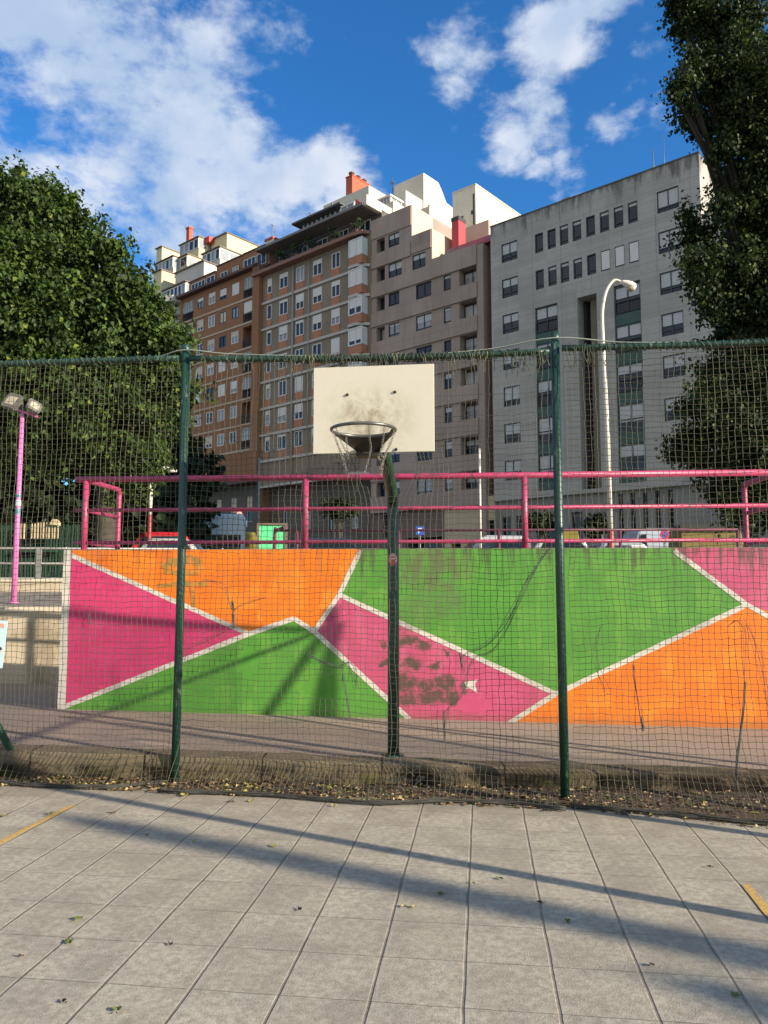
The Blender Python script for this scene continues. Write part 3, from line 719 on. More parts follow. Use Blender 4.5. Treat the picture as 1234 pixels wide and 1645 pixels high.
# sheet-steel cone bracket under the back of the rim
mb = MB(); NA = 16
a0, a1 = R(-28), R(172)
tip = L_(at(592, 726, 5.60))
bx = Vector((math.cos(BA), math.sin(BA), 0))
for k in range(NA):
    q = []
    for kk in (k, k + 1):
        t = kk / NA; an = a0 + (a1 - a0) * t
        top_ = rc + Vector((rr_ * .985 * math.cos(an), rr_ * .985 * math.sin(an), -.012)); bot = tip + bx * (.075 - .15 * t) + Vector((0, -.02 - .03 * math.sin(math.pi * t), 0))
        q.append((top_, bot))
    mb.face([q[0][0], q[1][0], q[1][1], q[0][1]], 0, True)
    o_ = Vector((0, .006, -.004)); mb.face([q[0][0] + o_, q[0][1] + o_, q[1][1] + o_, q[1][0] + o_], 0, True)
mb.box(tip.x - .09, tip.x + .09, tip.y - .03, tip.y + .1, tip.z - .03, tip.z + .03)
mb.build('bracket', M_DKST, hoop)
# torn chain net
mb = MB(); cr = random.Random(11)
def chain(pts):
    pts = smooth_path(pts, 8)
    for k in range(len(pts) - 1):
        a, c = pts[k], pts[k + 1]; mid = (a + c) / 2; d = (c - a); 
        s_ = d.cross(Vector((0, 0, 1)) if k % 2 else Vector((0, 1, .3)))  .normalized() * .0055
        mb.tube([a - d * .15, mid - d * .2 + s_, mid + d * .2 + s_, c + d * .15, mid + d * .2 - s_, mid - d * .2 - s_], .0017, 4, closed=True)
hooks = []
for k in range(12):
    an = 2 * math.pi * k / 12 + .2 + cr.uniform(-.12, .12); p = rc + Vector((rr_ * math.cos(an), rr_ * math.sin(an), -.012)); hooks.append(p)
    mid = rc + Vector((.155 * math.cos(an + .15), .155 * math.sin(an + .15), -.16 - .03 * cr.random())); low = rc + Vector((.12 * math.cos(an - .1), .12 * math.sin(an - .1), -.27 - .06 * cr.random()))
    if k in (2, 3, 8): continue
    chain([p, (p + mid) / 2 + Vector((0, 0, -.01)), mid] + ([low] if k % 3 != 1 else []))
    an2 = 2 * math.pi * (k + 1) / 12 + .2
    nx = rc + Vector((.155 * math.cos(an2 + .15), .155 * math.sin(an2 + .15), -.17))
    if k not in (1, 4, 5, 7, 9): chain([mid, (mid + nx) / 2 + Vector((0, 0, -.03)), nx])
mb.build('chain_net', M_CHAIN, hoop)

# ================================================================== BUILDINGS
D_ = Vector((.756, -.654, 0)).normalized(); N_ = Vector((-D_.y, D_.x, 0)); FP0 = Vector((10, 61, 0)); FRZ = math.atan2(D_.y, D_.x)
def fac(px, py, off=0.0):
    q = onplane(px, py, FP0 + N_ * off, N_) - FP0
    return q.dot(D_), q.z
Z0 = STZ - .05

def front(mb, s0, s1, z0, z1, ops, y=0.0, m=0, mr=None, mback=None):
    """front sheet of a wall at depth y with recessed openings (s0,s1,z0,z1,depth)"""
    mr = m if mr is None else mr
    xs = sorted(set([s0, s1] + [v for o in ops for v in (o[0], o[1]) if s0 < v < s1])); zs = sorted(set([z0, z1] + [v for o in ops for v in (o[2], o[3]) if z0 < v < z1]))
    for i in range(len(xs) - 1):
        run = None
        for j in range(len(zs) - 1):
            cx, cz = (xs[i] + xs[i + 1]) / 2, (zs[j] + zs[j + 1]) / 2
            inside = any(o[0] < cx < o[1] and o[2] < cz < o[3] for o in ops)
            if not inside: run = (run[0], zs[j + 1]) if run else (zs[j], zs[j + 1])
            if inside or j == len(zs) - 2:
                if run: mb.face([(xs[i], y, run[0]), (xs[i + 1], y, run[0]), (xs[i + 1], y, run[1]), (xs[i], y, run[1])], m)
                run = None
    for a, c, z_, zz, d in ops:
        yb = y + d
        mb.face([(a, y, z_), (a, yb, z_), (a, yb, zz), (a, y, zz)], mr); mb.face([(c, y, z_), (c, y, zz), (c, yb, zz), (c, yb, z_)], mr)
        mb.face([(a, y, z_), (c, y, z_), (c, yb, z_), (a, yb, z_)], mr); mb.face([(a, y, zz), (a, yb, zz), (c, yb, zz), (c, y, zz)], mr)
        mb.face([(a, yb, z_), (c, yb, z_), (c, yb, zz), (a, yb, zz)], mr if mback is None else mback)

def shell(mb, s0, s1, z0, z1, dep, y=0.0, m=0, left=True, right=True, mside=None, lz=None, rz=None):
    ms = m if mside is None else mside
    if left: mb.face([(s0, y, lz or z0), (s0, y, z1), (s0, dep, z1), (s0, dep, lz or z0)], ms)
    if right: mb.face([(s1, y, rz or z0), (s1, dep, rz or z0), (s1, dep, z1), (s1, y, z1)], ms)
    mb.face([(s0, y, z1), (s1, y, z1), (s1, dep, z1), (s0, dep, z1)], m); mb.face([(s0, dep, z0), (s0, dep, z1), (s1, dep, z1), (s1, dep, z0)], m)

def facade_mat(name, base, light, dark, panel=None, streak=.5, topz=30., floors=None):
    m, nt, b, co_ = newmat(name)
    xyz = nadd(nt, 'ShaderNodeSeparateXYZ', {0: co_}).outputs
    n1 = noise_(nt, mapping(nt, co_, (.35, .35, .2)), 1.0, 6, .6); n2 = noise_(nt, mapping(nt, co_, (2.2, 2.2, .16)), 1.0, 6, .65); n3 = noise_(nt, co_, 3.5, 6, .7)
    col = mix(nt, maprange(nt, n1, .3, .7), base, light)
    col = mix(nt, maprange(nt, n3, .5, .75, 0, .3), col, dark)
    col = mix(nt, maprange(nt, n2, .53, .78, 0, streak), col, dark)
    tp = maprange(nt, xyz[2], topz - 2.4, topz + .1, 0, 1, False)
    col = mix(nt, math_(nt, 'MULTIPLY', maprange(nt, math_(nt, 'ADD', noise_(nt, mapping(nt, co_, (1.2, 1.2, .22)), 1.0, 6, .7), math_(nt, 'MULTIPLY', tp, .26)), .63, .82), .8), col, [x * .3 for x in dark])
    if panel:
        pw, ph = panel
        fr = lambda v, p: math_(nt, 'ABSOLUTE', math_(nt, 'SUBTRACT', math_(nt, 'FRACT', math_(nt, 'DIVIDE', v, p)), .5))
        j = math_(nt, 'MAXIMUM', maprange(nt, fr(xyz[0], pw), .5 - .03 / pw, .5), maprange(nt, fr(xyz[2], ph), .5 - .025 / ph, .5))
        col = mix(nt, math_(nt, 'MULTIPLY', j, .55), col, [x * .5 for x in dark])
        cell = nadd(nt, 'ShaderNodeTexWhiteNoise', {'Vector': nadd(nt, 'ShaderNodeCombineXYZ', {0: math_(nt, 'FLOOR', math_(nt, 'ADD', math_(nt, 'DIVIDE', xyz[0], pw), .5)), 2: math_(nt, 'FLOOR', math_(nt, 'ADD', math_(nt, 'DIVIDE', xyz[2], ph), .5))}).outputs[0]}).outputs[0]
        col = mix(nt, math_(nt, 'MULTIPLY', cell, .3), col, dark)
    setb(nt, b, Base_Color=col, Roughness=.88, Specular_IOR_Level=.25); bump(nt, b, n3, .25, .03)
    return m

m, nt, b, co_ = newmat('window_glass')
setb(nt, b, Base_Color=mix(nt, noise_(nt, co_, .9, 3), (.006, .012, .022), (.024, .038, .058)), Roughness=.08, Specular_IOR_Level=.4)
M_GLASS = m
M_CURT = mat('curtained_glass', (.26, .28, .30), .25, var=.25, scale=2.2)
M_BLIND = mat('grey_roller_blind', (.42, .44, .45), .5, var=.06, scale=1.2)
M_WBLIND = mat('white_roller_blind', (.60, .59, .58), .6, var=.08, scale=.9)
M_CBLIND = mat('cream_roller_blind', (.55, .48, .36), .6, var=.08, scale=.9)
M_DFR = mat('dark_blue_green_frame', (.018, .035, .042), .4, var=.2)
M_BFR = mat('dark_bronze_frame', (.022, .022, .026), .4, var=.2)
M_WFR = mat('white_window_frame', (.58, .58, .57), .5, var=.08)
M_GPAN = mat('dark_green_panel', (.012, .058, .042), .35, var=.25, scale=1.1)
_wm = {}
def wmesh(kind, w_, h_, mt, n=2, fr=.065, bar=0.0):
    k = (kind, round(w_, 2), round(h_, 2), mt.name, n, fr, bar)
    if k in _wm: return _wm[k]
    mb = MB()
    if kind == 'frame':
        mb.box(-w_ / 2, -w_ / 2 + fr, -.05, .03, 0, h_); mb.box(w_ / 2 - fr, w_ / 2, -.05, .03, 0, h_)
        mb.box(-w_ / 2 + fr, w_ / 2 - fr, -.05, .03, 0, fr); mb.box(-w_ / 2 + fr, w_ / 2 - fr, -.05, .03, h_ - fr, h_)
        for i in range(1, n): x = -w_ / 2 + w_ * i / n; mb.box(x - fr * .55, x + fr * .55, -.045, .028, fr, h_ - fr)
        if bar: mb.box(-w_ / 2 + fr, w_ / 2 - fr, -.04, .027, h_ * bar - fr * .5, h_ * bar + fr * .5)
    elif kind == 'pane': mb.box(-w_ / 2 + .01, w_ / 2 - .01, .032, .05, .01, h_ - .01)
    elif kind == 'blind':
        N = max(2, int(h_ / .1))
        mb.box(-w_ / 2, w_ / 2, .0, .02, 0, h_)
        for i in range(N): mb.box(-w_ / 2, w_ / 2, -.008, .0, h_ * i / N + .008, h_ * (i + 1) / N)
    elif kind == 'sill': mb.box(-w_ / 2 - .06, w_ / 2 + .06, -.2, .03, -.07, -.005)
    me = mb.mesh(kind, mt); _wm[k] = me; return me
def window(parent, s, z, w_, h_, style, y=.12, blind=None, bm=None, n=2, bar=0.0, sill=None, glass=None, fr=.065):
    o = put('window', wmesh('frame', w_, h_, style, n, fr, bar), parent, (s, y, z))
    put('pane', wmesh('pane', w_, h_, glass or M_GLASS), o)
    if blind:
        bh = round((h_ - .14) * blind * 5) / 5.0
        bh = max(.2, min(h_ - .14, bh)); put('blind', wmesh('blind', w_ - .1, bh, bm or M_BLIND), o, (0, -.055 if bm is M_WBLIND else .008, h_ - fr - bh))
    if sill: put('sill', wmesh('sill', w_, 0, sill), o)
    return o
br = random.Random(21)
def part(parent, name, boxes, mt, bevel=0):
    mb = MB()
    for bx_ in boxes: mb.box(*bx_)
    return mb.build(name, mt, parent, bevel=bevel)
def railing(parent, s0, s1, y, z, h=.95, mt=None, step=.14, name='balcony_railing'):
    mb = MB(); mb.box(s0, s1, y - .02, y + .02, z + h - .04, z + h); mb.box(s0, s1, y - .015, y + .015, z + .06, z + .1)
    n = max(2, int((s1 - s0) / step))
    for i in range(n + 1): x = s0 + (s1 - s0) * i / n; mb.box(x - .011, x + .011, y - .011, y + .011, z + .1, z + h - .04)
    return mb.build(name, mt or M_BFR, parent)

# ---- grey stone block (right)
M_GREY = facade_mat('grey_stone_cladding', (.335, .325, .30), (.40, .385, .36), (.185, .175, .16), (2.5, .75), .5, 31.6)
M_SUNC = facade_mat('pale_rendered_concrete', (.50, .465, .385), (.57, .535, .455), (.33, .295, .23), None, .35, 60)
gb = thing('apartment_building', 'grey stone-clad apartment block with small square windows and dark green glazed strips', 'apartment building', FP0, FRZ)
S0, S1, RZ_ = -1.42, 15.68, 31.62
rows = [29.78 - 3.02 * k for k in range(7)]
ops = []; wins = []
for k, zt_ in enumerate(rows):
    ops.append((-.38, 1.14, zt_ - 1.6, zt_, .2)); wins.append((.38, zt_ - 1.6, 1.52, 1.6, k, 'w'))
    ops.append((12.65, 14.2, zt_ - 1.62, zt_ - .0, .2)); wins.append((13.425, zt_ - 1.62, 1.55, 1.62, k, 'w'))
sx = [2.75, 3.87, 4.94, 6.03, 7.16, 8.28, 9.39, 10.48]
for k in range(2):
    for i, x in enumerate(sx): ops.append((x, x + .74, rows[k] - 1.68, rows[k] - .1, .2)); wins.append((x + .37, rows[k] - 1.68, .74, 1.58, k, 's%d' % i))
ops += [(2.62, 4.62, 9.0, 23.62, .32), (9.2, 11.22, 9.0, 23.7, .32), (6.28, 7.86, 8.8, 23.55, 1.7)]
wops = [(16.95, 18.3, r - 1.6, r, .2) for r in rows[2:]] + [(20.5, 22, r - 1.6, r, .2) for r in rows[2:]]
gops = [(8.95 + .9 * i, 9.3 + .9 * i, 4.6, 8.3, .5) for i in range(5)] + [(-.9, -.1, 4.6, 7.2, .4), (.4, 1.2, 4.6, 7.2, .4), (2.2, 4.4, 2.2, 6.8, .8), (5.2, 6.1, 4.6, 7.2, .4)]
mb = MB()
front(mb, S0, S1, 8.5, RZ_, ops); shell(mb, S0, S1, Z0, RZ_, 16, 0, right=True, rz=26.7, mside=0)
front(mb, S0, 24, Z0, 8.42, gops, y=.35, m=1); mb.face([(S0, 0, 8.5), (24, 0, 8.5), (24, .4, 8.42), (S0, .4, 8.42)])
front(mb, S1, 24, 8.5, 26.7, wops); shell(mb, S1, 24, Z0, 26.7, 15.9, 0, left=False)
mb.build('wall', [M_GREY, mat('shaded_base_stone', (.21, .205, .19), .85, var=.2, scale=.6)], gb)  # base stone colour lowered to stand for shade below the overhang
part(gb, 'coping', [(S0 - .05, S1 + .05, -.06, .25, RZ_ + .004, RZ_ + .09)], mat('dark_coping', (.10, .095, .09), .8), 0)
part(gb, 'stair_shaft', [(6.32, 6.55, 1.0, 1.6, 8.9, 23.5)], mat('navy_metal', (.012, .016, .03), .4))
part(gb, 'shaft_wall', [(6.95, 7.86, .9, 1.66, 8.85, 23.5)], mat('olive_grey_render', (.17, .165, .125), .9, var=.15, scale=1))
for s, z, w_, h_, k, t in wins:
    if t == 'w': window(gb, s, z, w_, h_, M_DFR, blind=br.choice([.5, .55, .7, .75, .6, .4]), bar=.24)
    else:
        i = int(t[1:])
        if k == 1 and i >= 5: window(gb, s, z, w_, h_, M_DFR, blind=1.0, bm=M_WBLIND, n=1, y=.1)
        else: window(gb, s, z, w_, h_, M_DFR, blind=br.choice([None, .12, .12, .2]), n=1, bar=.22)
for r in wops: window(gb, (r[0] + r[1]) / 2, r[2], r[1] - r[0], 1.6, M_DFR, blind=br.choice([.5, .7]), bar=.24)
for s0, s1 in ((2.62, 4.62), (9.2, 11.22)):
    sc_ = (s0 + s1) / 2; w_ = s1 - s0
    for k in range(5):
        zt_ = 23.6 - 2.95 * k
        window(gb, sc_, zt_ - 2.05, w_ - .04, 2.05, M_DFR, y=.2, blind=br.choice([.35, .4, .45, .6, .15]), n=2, bar=.45, fr=.09)
        part(gb, 'spandrel', [(s0 + .03, s1 - .03, .14, .24, zt_ - 2.92, zt_ - 2.08)], M_GPAN)
        if k in (0, 1, 2): railing(gb, s0 + .08, s1 - .08, .08, zt_ - 2.06, .9, M_BFR, .16)
for i in range(5): part(gb, 'window', [(8.96 + .9 * i, 9.29 + .9 * i, .7, .8, 4.62, 8.28)], M_GLASS)
for a, c, z_, zz in ((-.9, -.1, 4.6, 7.2), (.4, 1.2, 4.6, 7.2), (5.2, 6.1, 4.6, 7.2)): window(gb, (a + c) / 2, z_, c - a - .02, zz - z_, M_BFR, y=.6, n=1)
part(gb, 'door', [(2.25, 4.35, 1.0, 1.1, Z0, 6.7)], M_GLASS)
part(gb, 'chimney', [(1.3, 1.9, 1.0, 1.7, RZ_ + .1, RZ_ + .5), (1.2, 2.0, .9, 1.8, RZ_ + .5, RZ_ + .62)], M_CONC)
part(gb, 'chimney', [(4.9, 5.5, .8, 1.4, RZ_ + .1, RZ_ + .5), (4.8, 5.6, .7, 1.5, RZ_ + .5, RZ_ + .6)], M_CONC)
ax, az = fac(1050, 262, 3); bx2, bz2 = fac(1066, 216, 3)
mb = MB(); mb.tube([(ax, 3, RZ_), (ax, 3, fac(1049, 238, 3)[1])], [.09, .02], 6); mb.tube([(ax - .35, 3, RZ_), (ax - .35, 3, RZ_ + 1.3)], .02, 5); mb.tube([(bx2, 3, RZ_), (bx2, 3, bz2)], .022, 5); mb.build('antenna', M_ALU, gb)
# brick attic hidden partly by the tree, and the pale block further right
part(gb, 'attic', [(17.5, 22, 1.2, 7, 26.7, 28.3)], mat('attic_brick', (.55, .22, .10), .8))
wb = thing('apartment_building', 'sunlit white block rising behind the right-hand tree', 'apartment building', FP0 + D_ * 19.5 + N_ * 9, FRZ)
mb = MB(); front(mb, 0, 9, Z0, 37.2, [(1.2 + 2.4 * i, 2.5 + 2.4 * i, 28 + 3 * k, 29.5 + 3 * k, .2) for i in range(3) for k in range(3)]); shell(mb, 0, 9, Z0, 37.2, 9); mb.build('wall', M_SUNC, wb)
for i in range(3):
    for k in range(3): window(wb, 1.85 + 2.4 * i, 28 + 3 * k, 1.3, 1.5, M_WFR)

# ---- pinkish brown block
M_PKB = facade_mat('pinkish_brown_panels', (.295, .235, .205), (.36, .285, .25), (.165, .13, .11), (2.15, 3.4), .6, 60)
M_PKL = mat('salmon_render', (.55, .42, .32), .85, var=.12, scale=.8)
pk = thing('apartment_building', 'pinkish brown panel-clad apartment block stepping down to the right', 'apartment building', FP0, FRZ)
frow = [34.42, 31.58, 28.72, 25.8, 22.86, 19.96, 17.0, 14.02, 11.1]
def lim(s): return 36.5 if s < -9.9 else (33.5 if s < -7.8 else 30.66)
cols = [(-12.68, -11.36), (-9.42, -7.66), (-6.33, -5.55)]
ops = []
mb = MB()
for k, zt_ in enumerate(frow):
    for j, (a, c) in enumerate(cols):
        if k == 0 and j > 0 or (j == 2 and k < 2): continue
        a2, c2 = (a, c) if not (j == 1 and k == 1) else (-9.82, -8.3)
        if j == 0 and k == 1: c2 = -11.05
        h_ = 1.5 if j else (1.25 if k != 1 else 1.5)
        ops.append((a2, c2, zt_ - h_, zt_, .22))
    ops.append((-14.15, -13.12, zt_ - 1.35, zt_, .7))
    if k >= 2: ops.append((-4.66, -2.86, zt_ - 1.55, zt_ + .08, 1.0))
front(mb, -14.8, -9.9, 9.0, 36.5, [o for o in ops if o[1] < -9.9])
front(mb, -9.9, -7.8, 9.0, 33.5, [o for o in ops if o[0] > -9.9 and o[0] < -7.8 and o[1] <= -7.8])
w2 = [o for o in ops if o[0] > -9.9 and o[0] < -7.8 and o[1] > -7.8]
mb2 = []
# middle windows that straddle the step line are split at it
mb = MB(); allops = ops
front(mb, -14.8, -9.9, 9.0, 36.5, [o for o in allops if o[1] < -9.85])
mid = [o for o in allops if -9.9 < o[0] < -7.0]
front(mb, -9.9, -7.6, 9.0, 33.5, mid)
front(mb, -7.6, -2.78, 9.0, 30.66, [o for o in allops if o[0] > -7.0])
shell(mb, -14.8, -9.9, Z0, 36.5, 12, right=True, rz=33.5, mside=0); shell(mb, -9.9, -7.6, Z0, 33.5, 12.05, left=False, rz=30.66); shell(mb, -7.6, -2.78, Z0, 30.66, 12.1, left=False)
front(mb, -2.2, -1.44, 9.0, 30.3, [], y=1.0); mb.face([(-2.78, 0, 9), (-2.78, 1.0, 9), (-2.78, 1.0, 30.6), (-2.78, 0, 30.6)])
mb.build('wall', M_PKB, pk)
part(pk, 'pilaster', [(-2.76, -2.2, -.02, 1.05, Z0, 30.5)], M_PKB)
part(pk, 'end_strip', [(-2.2, -1.45, .9, 1.4, Z0, 31.2)], mat('dark_maroon_render', (.12, .06, .06), .8, var=.2))
# spandrel bands, 9 cm proud
for k, zt_ in enumerate(frow):
    top = zt_ - 1.45; bot = zt_ - 2.8
    e = -9.95 if k == 0 else -2.8
    part(pk, 'spandrel_band', [(-14.75, e, -.15, -.002, bot, top)], M_PKB)
part(pk, 'parapet', [(-14.78, -9.92, -.09, -.003, 34.55, 36.45)], M_PKB); part(pk, 'parapet', [(-9.88, -7.65, -.09, -.003, 31.75, 33.45)], M_PKB); part(pk, 'parapet', [(-7.55, -2.82, -.09, -.003, 28.95, 30.6)], M_PKB)
for o_ in allops:
    a, c, z_, zz, d = o_; dark = .65 < d < .9
    if dark:
        window(pk, (a + c) / 2 + .1, z_, c - a - .04, zz - z_ - .02, M_BFR, y=.55, n=1, glass=br.choice([M_GLASS, M_CURT, M_GLASS]))
    elif d > .5: window(pk, (a + c) / 2, z_, c - a - .06, zz - z_ - .12, M_BFR, y=.8, blind=br.choice([None, .4, .7, .3]), n=2, bar=.2, glass=br.choice([M_GLASS, M_CURT]))
    else: window(pk, (a + c) / 2, z_, c - a, zz - z_, M_BFR, blind=br.choice([.3, .35, .15, None, .5]), n=2 if c - a > 1 else 1, bar=.18, glass=br.choice([M_GLASS, M_CURT, M_GLASS]))
gops = [(-13.6, -11.9, 6.0, 8.2, .6), (-10.9, -6.9, Z0, 5.9, 1.5), (-5.9, -4.9, Z0, 5.2, .8), (-4.3, -3.3, Z0, 5.2, .8), (-2.4, -1.6, 4, 7, .4)]
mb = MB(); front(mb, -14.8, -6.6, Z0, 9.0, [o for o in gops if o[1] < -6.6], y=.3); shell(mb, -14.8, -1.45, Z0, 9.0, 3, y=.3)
mb.build('ground_floor', mat('shaded_brown_stone', (.15, .115, .10), .85, var=.2, scale=.8), pk)  # ground-floor stone darkened in colour to imitate street-level shade
mb = MB(); front(mb, -6.6, -1.45, Z0, 9.0, [o for o in gops if o[0] > -6.6], y=.25); mb.build('entrance_portal', mat('beige_stone', (.46, .38, .25), .8, var=.15, scale=1), pk)
for o_ in gops: part(pk, 'shop_window', [(o_[0] + .03, o_[1] - .03, .25 + o_[4] - .1, .25 + o_[4], o_[2] + .03, o_[3] - .03)], M_GLASS)
part(pk, 'step_side', [(-9.895, -9.87, .05, 3.2, 33.52, 36.48), (-7.595, -7.57, .05, 3.0, 30.68, 33.48)], M_PKL)
part(pk, 'red_roof_slope', [], M_PKL) if False else None
mb = MB(); mb.prism([(.4, 30.66), (1.6, 31.9), (3.0, 31.9), (3.0, 30.66)], -6.9, -1.5, axis='x'); mb.build('roof_slope', mat('maroon_roof_tiles', (.30, .05, .045), .7, var=.3, scale=3, dirt=(.05, .06, .09), dirt_amt=.5, dscale=.6), pk)
cs, cz_ = fac(726, 390, 2.2); ct = fac(726, 350, 2.2)[1]; c1 = fac(739, 390, 2.2)[0]
mb = MB(); mb.box(cs, cs + .75, 2.2, 3.3, 30.5, ct - .35); mb.box(cs - .04, cs + .79, 2.16, 3.34, ct - .35, ct, 1); mb.build('chimney', [mat('red_chimney_paint', (.36, .035, .045), .6), mat('black_cowl', (.03, .025, .025), .6)], pk)
# penthouse levels behind the steps
def block(parent, name, x0, x1, y0, y1, z0, z1, mt): return part(parent, name, [(x0, x1, y0, y1, z0, z1)], mt)
def bpx(pxl, pxr, pyt, off, depth, zb_=30.0):
    s0 = fac(pxl, pyt, off)[0]; s1, z1 = fac(pxr, pyt, off); return (s0, s1, off, off + depth, zb_, z1)
part(pk, 'penthouse', [bpx(600, 632, 322, 3.2, 3.0, 33)], M_SUNC)

# ---- white rooftop towers behind
M_TOW = facade_mat('cream_tower_render', (.50, .48, .41), (.58, .555, .48), (.42, .39, .32), None, .3, 60)
tw = thing('tower_block', 'cream stair tower with slotted vents above the rooftops', 'tower block', FP0, FRZ)
b1 = bpx(633, 680.5, 277, 9, 5.2, 20); s2 = fac(680.5, 277, 9)[0]
mb = MB(); mb.box(b1[0], b1[1], 9, 11.6, 20, b1[5]); mb.prism([(11.6, 20), (14.8, 20), (14.8, b1[5] - 1.9), (13.1, b1[5] - 1.75), (12.2, b1[5] - .6), (11.6, b1[5])], b1[0], b1[1], axis='x')
mb.build('wall', M_TOW, tw)
mb = MB()
for yy in (9.75, 12.0):
    for k in range(6): mb.box(b1[1] + .01, b1[1] + .05, yy, yy + .42, b1[5] - 3.6 - .55 * k, b1[5] - 3.25 - .55 * k)
mb.build('vent', M_BFR, tw)
part(tw, 'chimney', [(b1[0] + .2, b1[0] + .9, 9.2, 10, b1[5], b1[5] + .01)], M_TOW)
mb = MB(); xx = b1[0] - .2; zz = b1[5] - 3.2; mb.sphere((xx, 9.0, zz + 1.6), (.35, .35, .5)); mb.tube([(xx, 9, zz), (xx, 9, zz + 4.2)], .05, 6); mb.tube([(xx - .45, 9, zz + 3.6), (xx + .45, 9, zz + 3.6)], .04, 5); mb.tube([(xx - .3, 9, zz + 3.9), (xx + .3, 9, zz + 3.3)], .03, 5); mb.build('antenna', M_ALU, tw)
tw2 = thing('tower_block', 'wide white flat-topped block behind the stepped brown building', 'tower block', FP0, FRZ)
b2 = bpx(727, 764, 296, 9.5, 14, 20)
mb = MB(); mb.box(b2[0], b2[1], 9.5, 25, 20, b2[5]); mb.build('wall', M_TOW, tw2)
part(tw2, 'parapet', [(b2[0] - .05, b2[1] + .06, 9.44, 25.1, b2[5], b2[5] + .12)], M_SUNC)
part(tw2, 'vent', [(b2[0] + 1.0, b2[0] + 1.3, 9.44, 9.5, b2[5] - 3.2, b2[5] - 2.8), (b2[0] + 2.3, b2[0] + 2.6, 9.44, 9.5, b2[5] - 3.0, b2[5] - 2.6), (b2[1] - .3, b2[1] - .15, 9.42, 9.5, b2[5] - 6, b2[5] - .9)], M_BFR)
part(tw2, 'lower_terrace', [bpx(738, 785, 352, 4.5, 4.5, 28), ], mat('pink_beige_render', (.52, .40, .33), .85, var=.12, scale=.8))
pt = thing('rooftop_house', 'pale penthouse terrace between the stepped brown block and the cream tower', 'penthouse', FP0, FRZ)
part(pt, 'wall', [bpx(627, 652, 305, 6.2, 8, 28)], M_SUNC)
part(pt, 'wall', [bpx(652, 690, 330, 5.0, 6.0, 28)], M_SUNC)
q = bpx(603, 627, 312, 4.2, 2.6, 33)
part(pt, 'glazed_room', [(q[0], q[1], q[2], q[3], 33, q[5] - .2)], M_CURT); part(pt, 'glazing_bars', [(q[0] + (q[1] - q[0]) * i / 5 - .04, q[0] + (q[1] - q[0]) * i / 5 + .04, q[2] - .06, q[2] - .01, 33, q[5] - .2) for i in range(6)] + [(q[1] + .01, q[1] + .06, q[2] + .1 + .8 * i, q[2] + .2 + .8 * i, 33, q[5] - .2) for i in range(4)], M_WFR); part(pt, 'roof', [(q[0] - .15, q[1] + .15, q[2] - .15, q[3] + .1, q[5] - .19, q[5])], M_WFR)

# ---- brown and orange banded block with the terrace
M_BRN = facade_mat('brown_grey_panels', (.19, .155, .12), (.235, .19, .15), (.12, .095, .072), None, .35, 60)
M_ORP = mat('burnt_orange_panel', (.36, .155, .085), .75, var=.15, scale=1.2)
M_BAND = mat('grey_concrete_band', (.42, .40, .37), .8, var=.12, scale=.8)
bn = thing('apartment_building', 'brown block with grey floor bands, orange panels, white corner bays and planted terrace', 'apartment building', FP0, FRZ)
bands = [32.15, 29.22, 26.38, 23.38, 20.48, 17.62, 14.8]
bcols = [(-29.95, -29.2), (-27.97, -26.63), (-25.39, -24.16), (-22.84, -21.52), (-20.17, -18.98)]
ops = []
for zb_ in bands:
    for a, c in bcols: ops.append((a, c, zb_ + 1.0, zb_ + 2.62, .14))
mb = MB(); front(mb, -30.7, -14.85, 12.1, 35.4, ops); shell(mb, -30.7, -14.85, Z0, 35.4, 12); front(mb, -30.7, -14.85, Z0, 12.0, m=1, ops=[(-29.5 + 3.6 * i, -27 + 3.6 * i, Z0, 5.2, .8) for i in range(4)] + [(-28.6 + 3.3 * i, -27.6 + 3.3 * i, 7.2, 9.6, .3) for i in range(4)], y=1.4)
mb.face([(-30.7, 0, 12.1), (-14.85, 0, 12.1), (-14.85, 1.4, 12.0), (-30.7, 1.4, 12.0)])
M_SHOP = mat('shaded_shop_stone', (.095, .085, .075), .8, var=.25, scale=.7)  # shop-level stone made darker in place of shade under the overhang
mb.build('wall', [M_BRN, M_SHOP], bn)
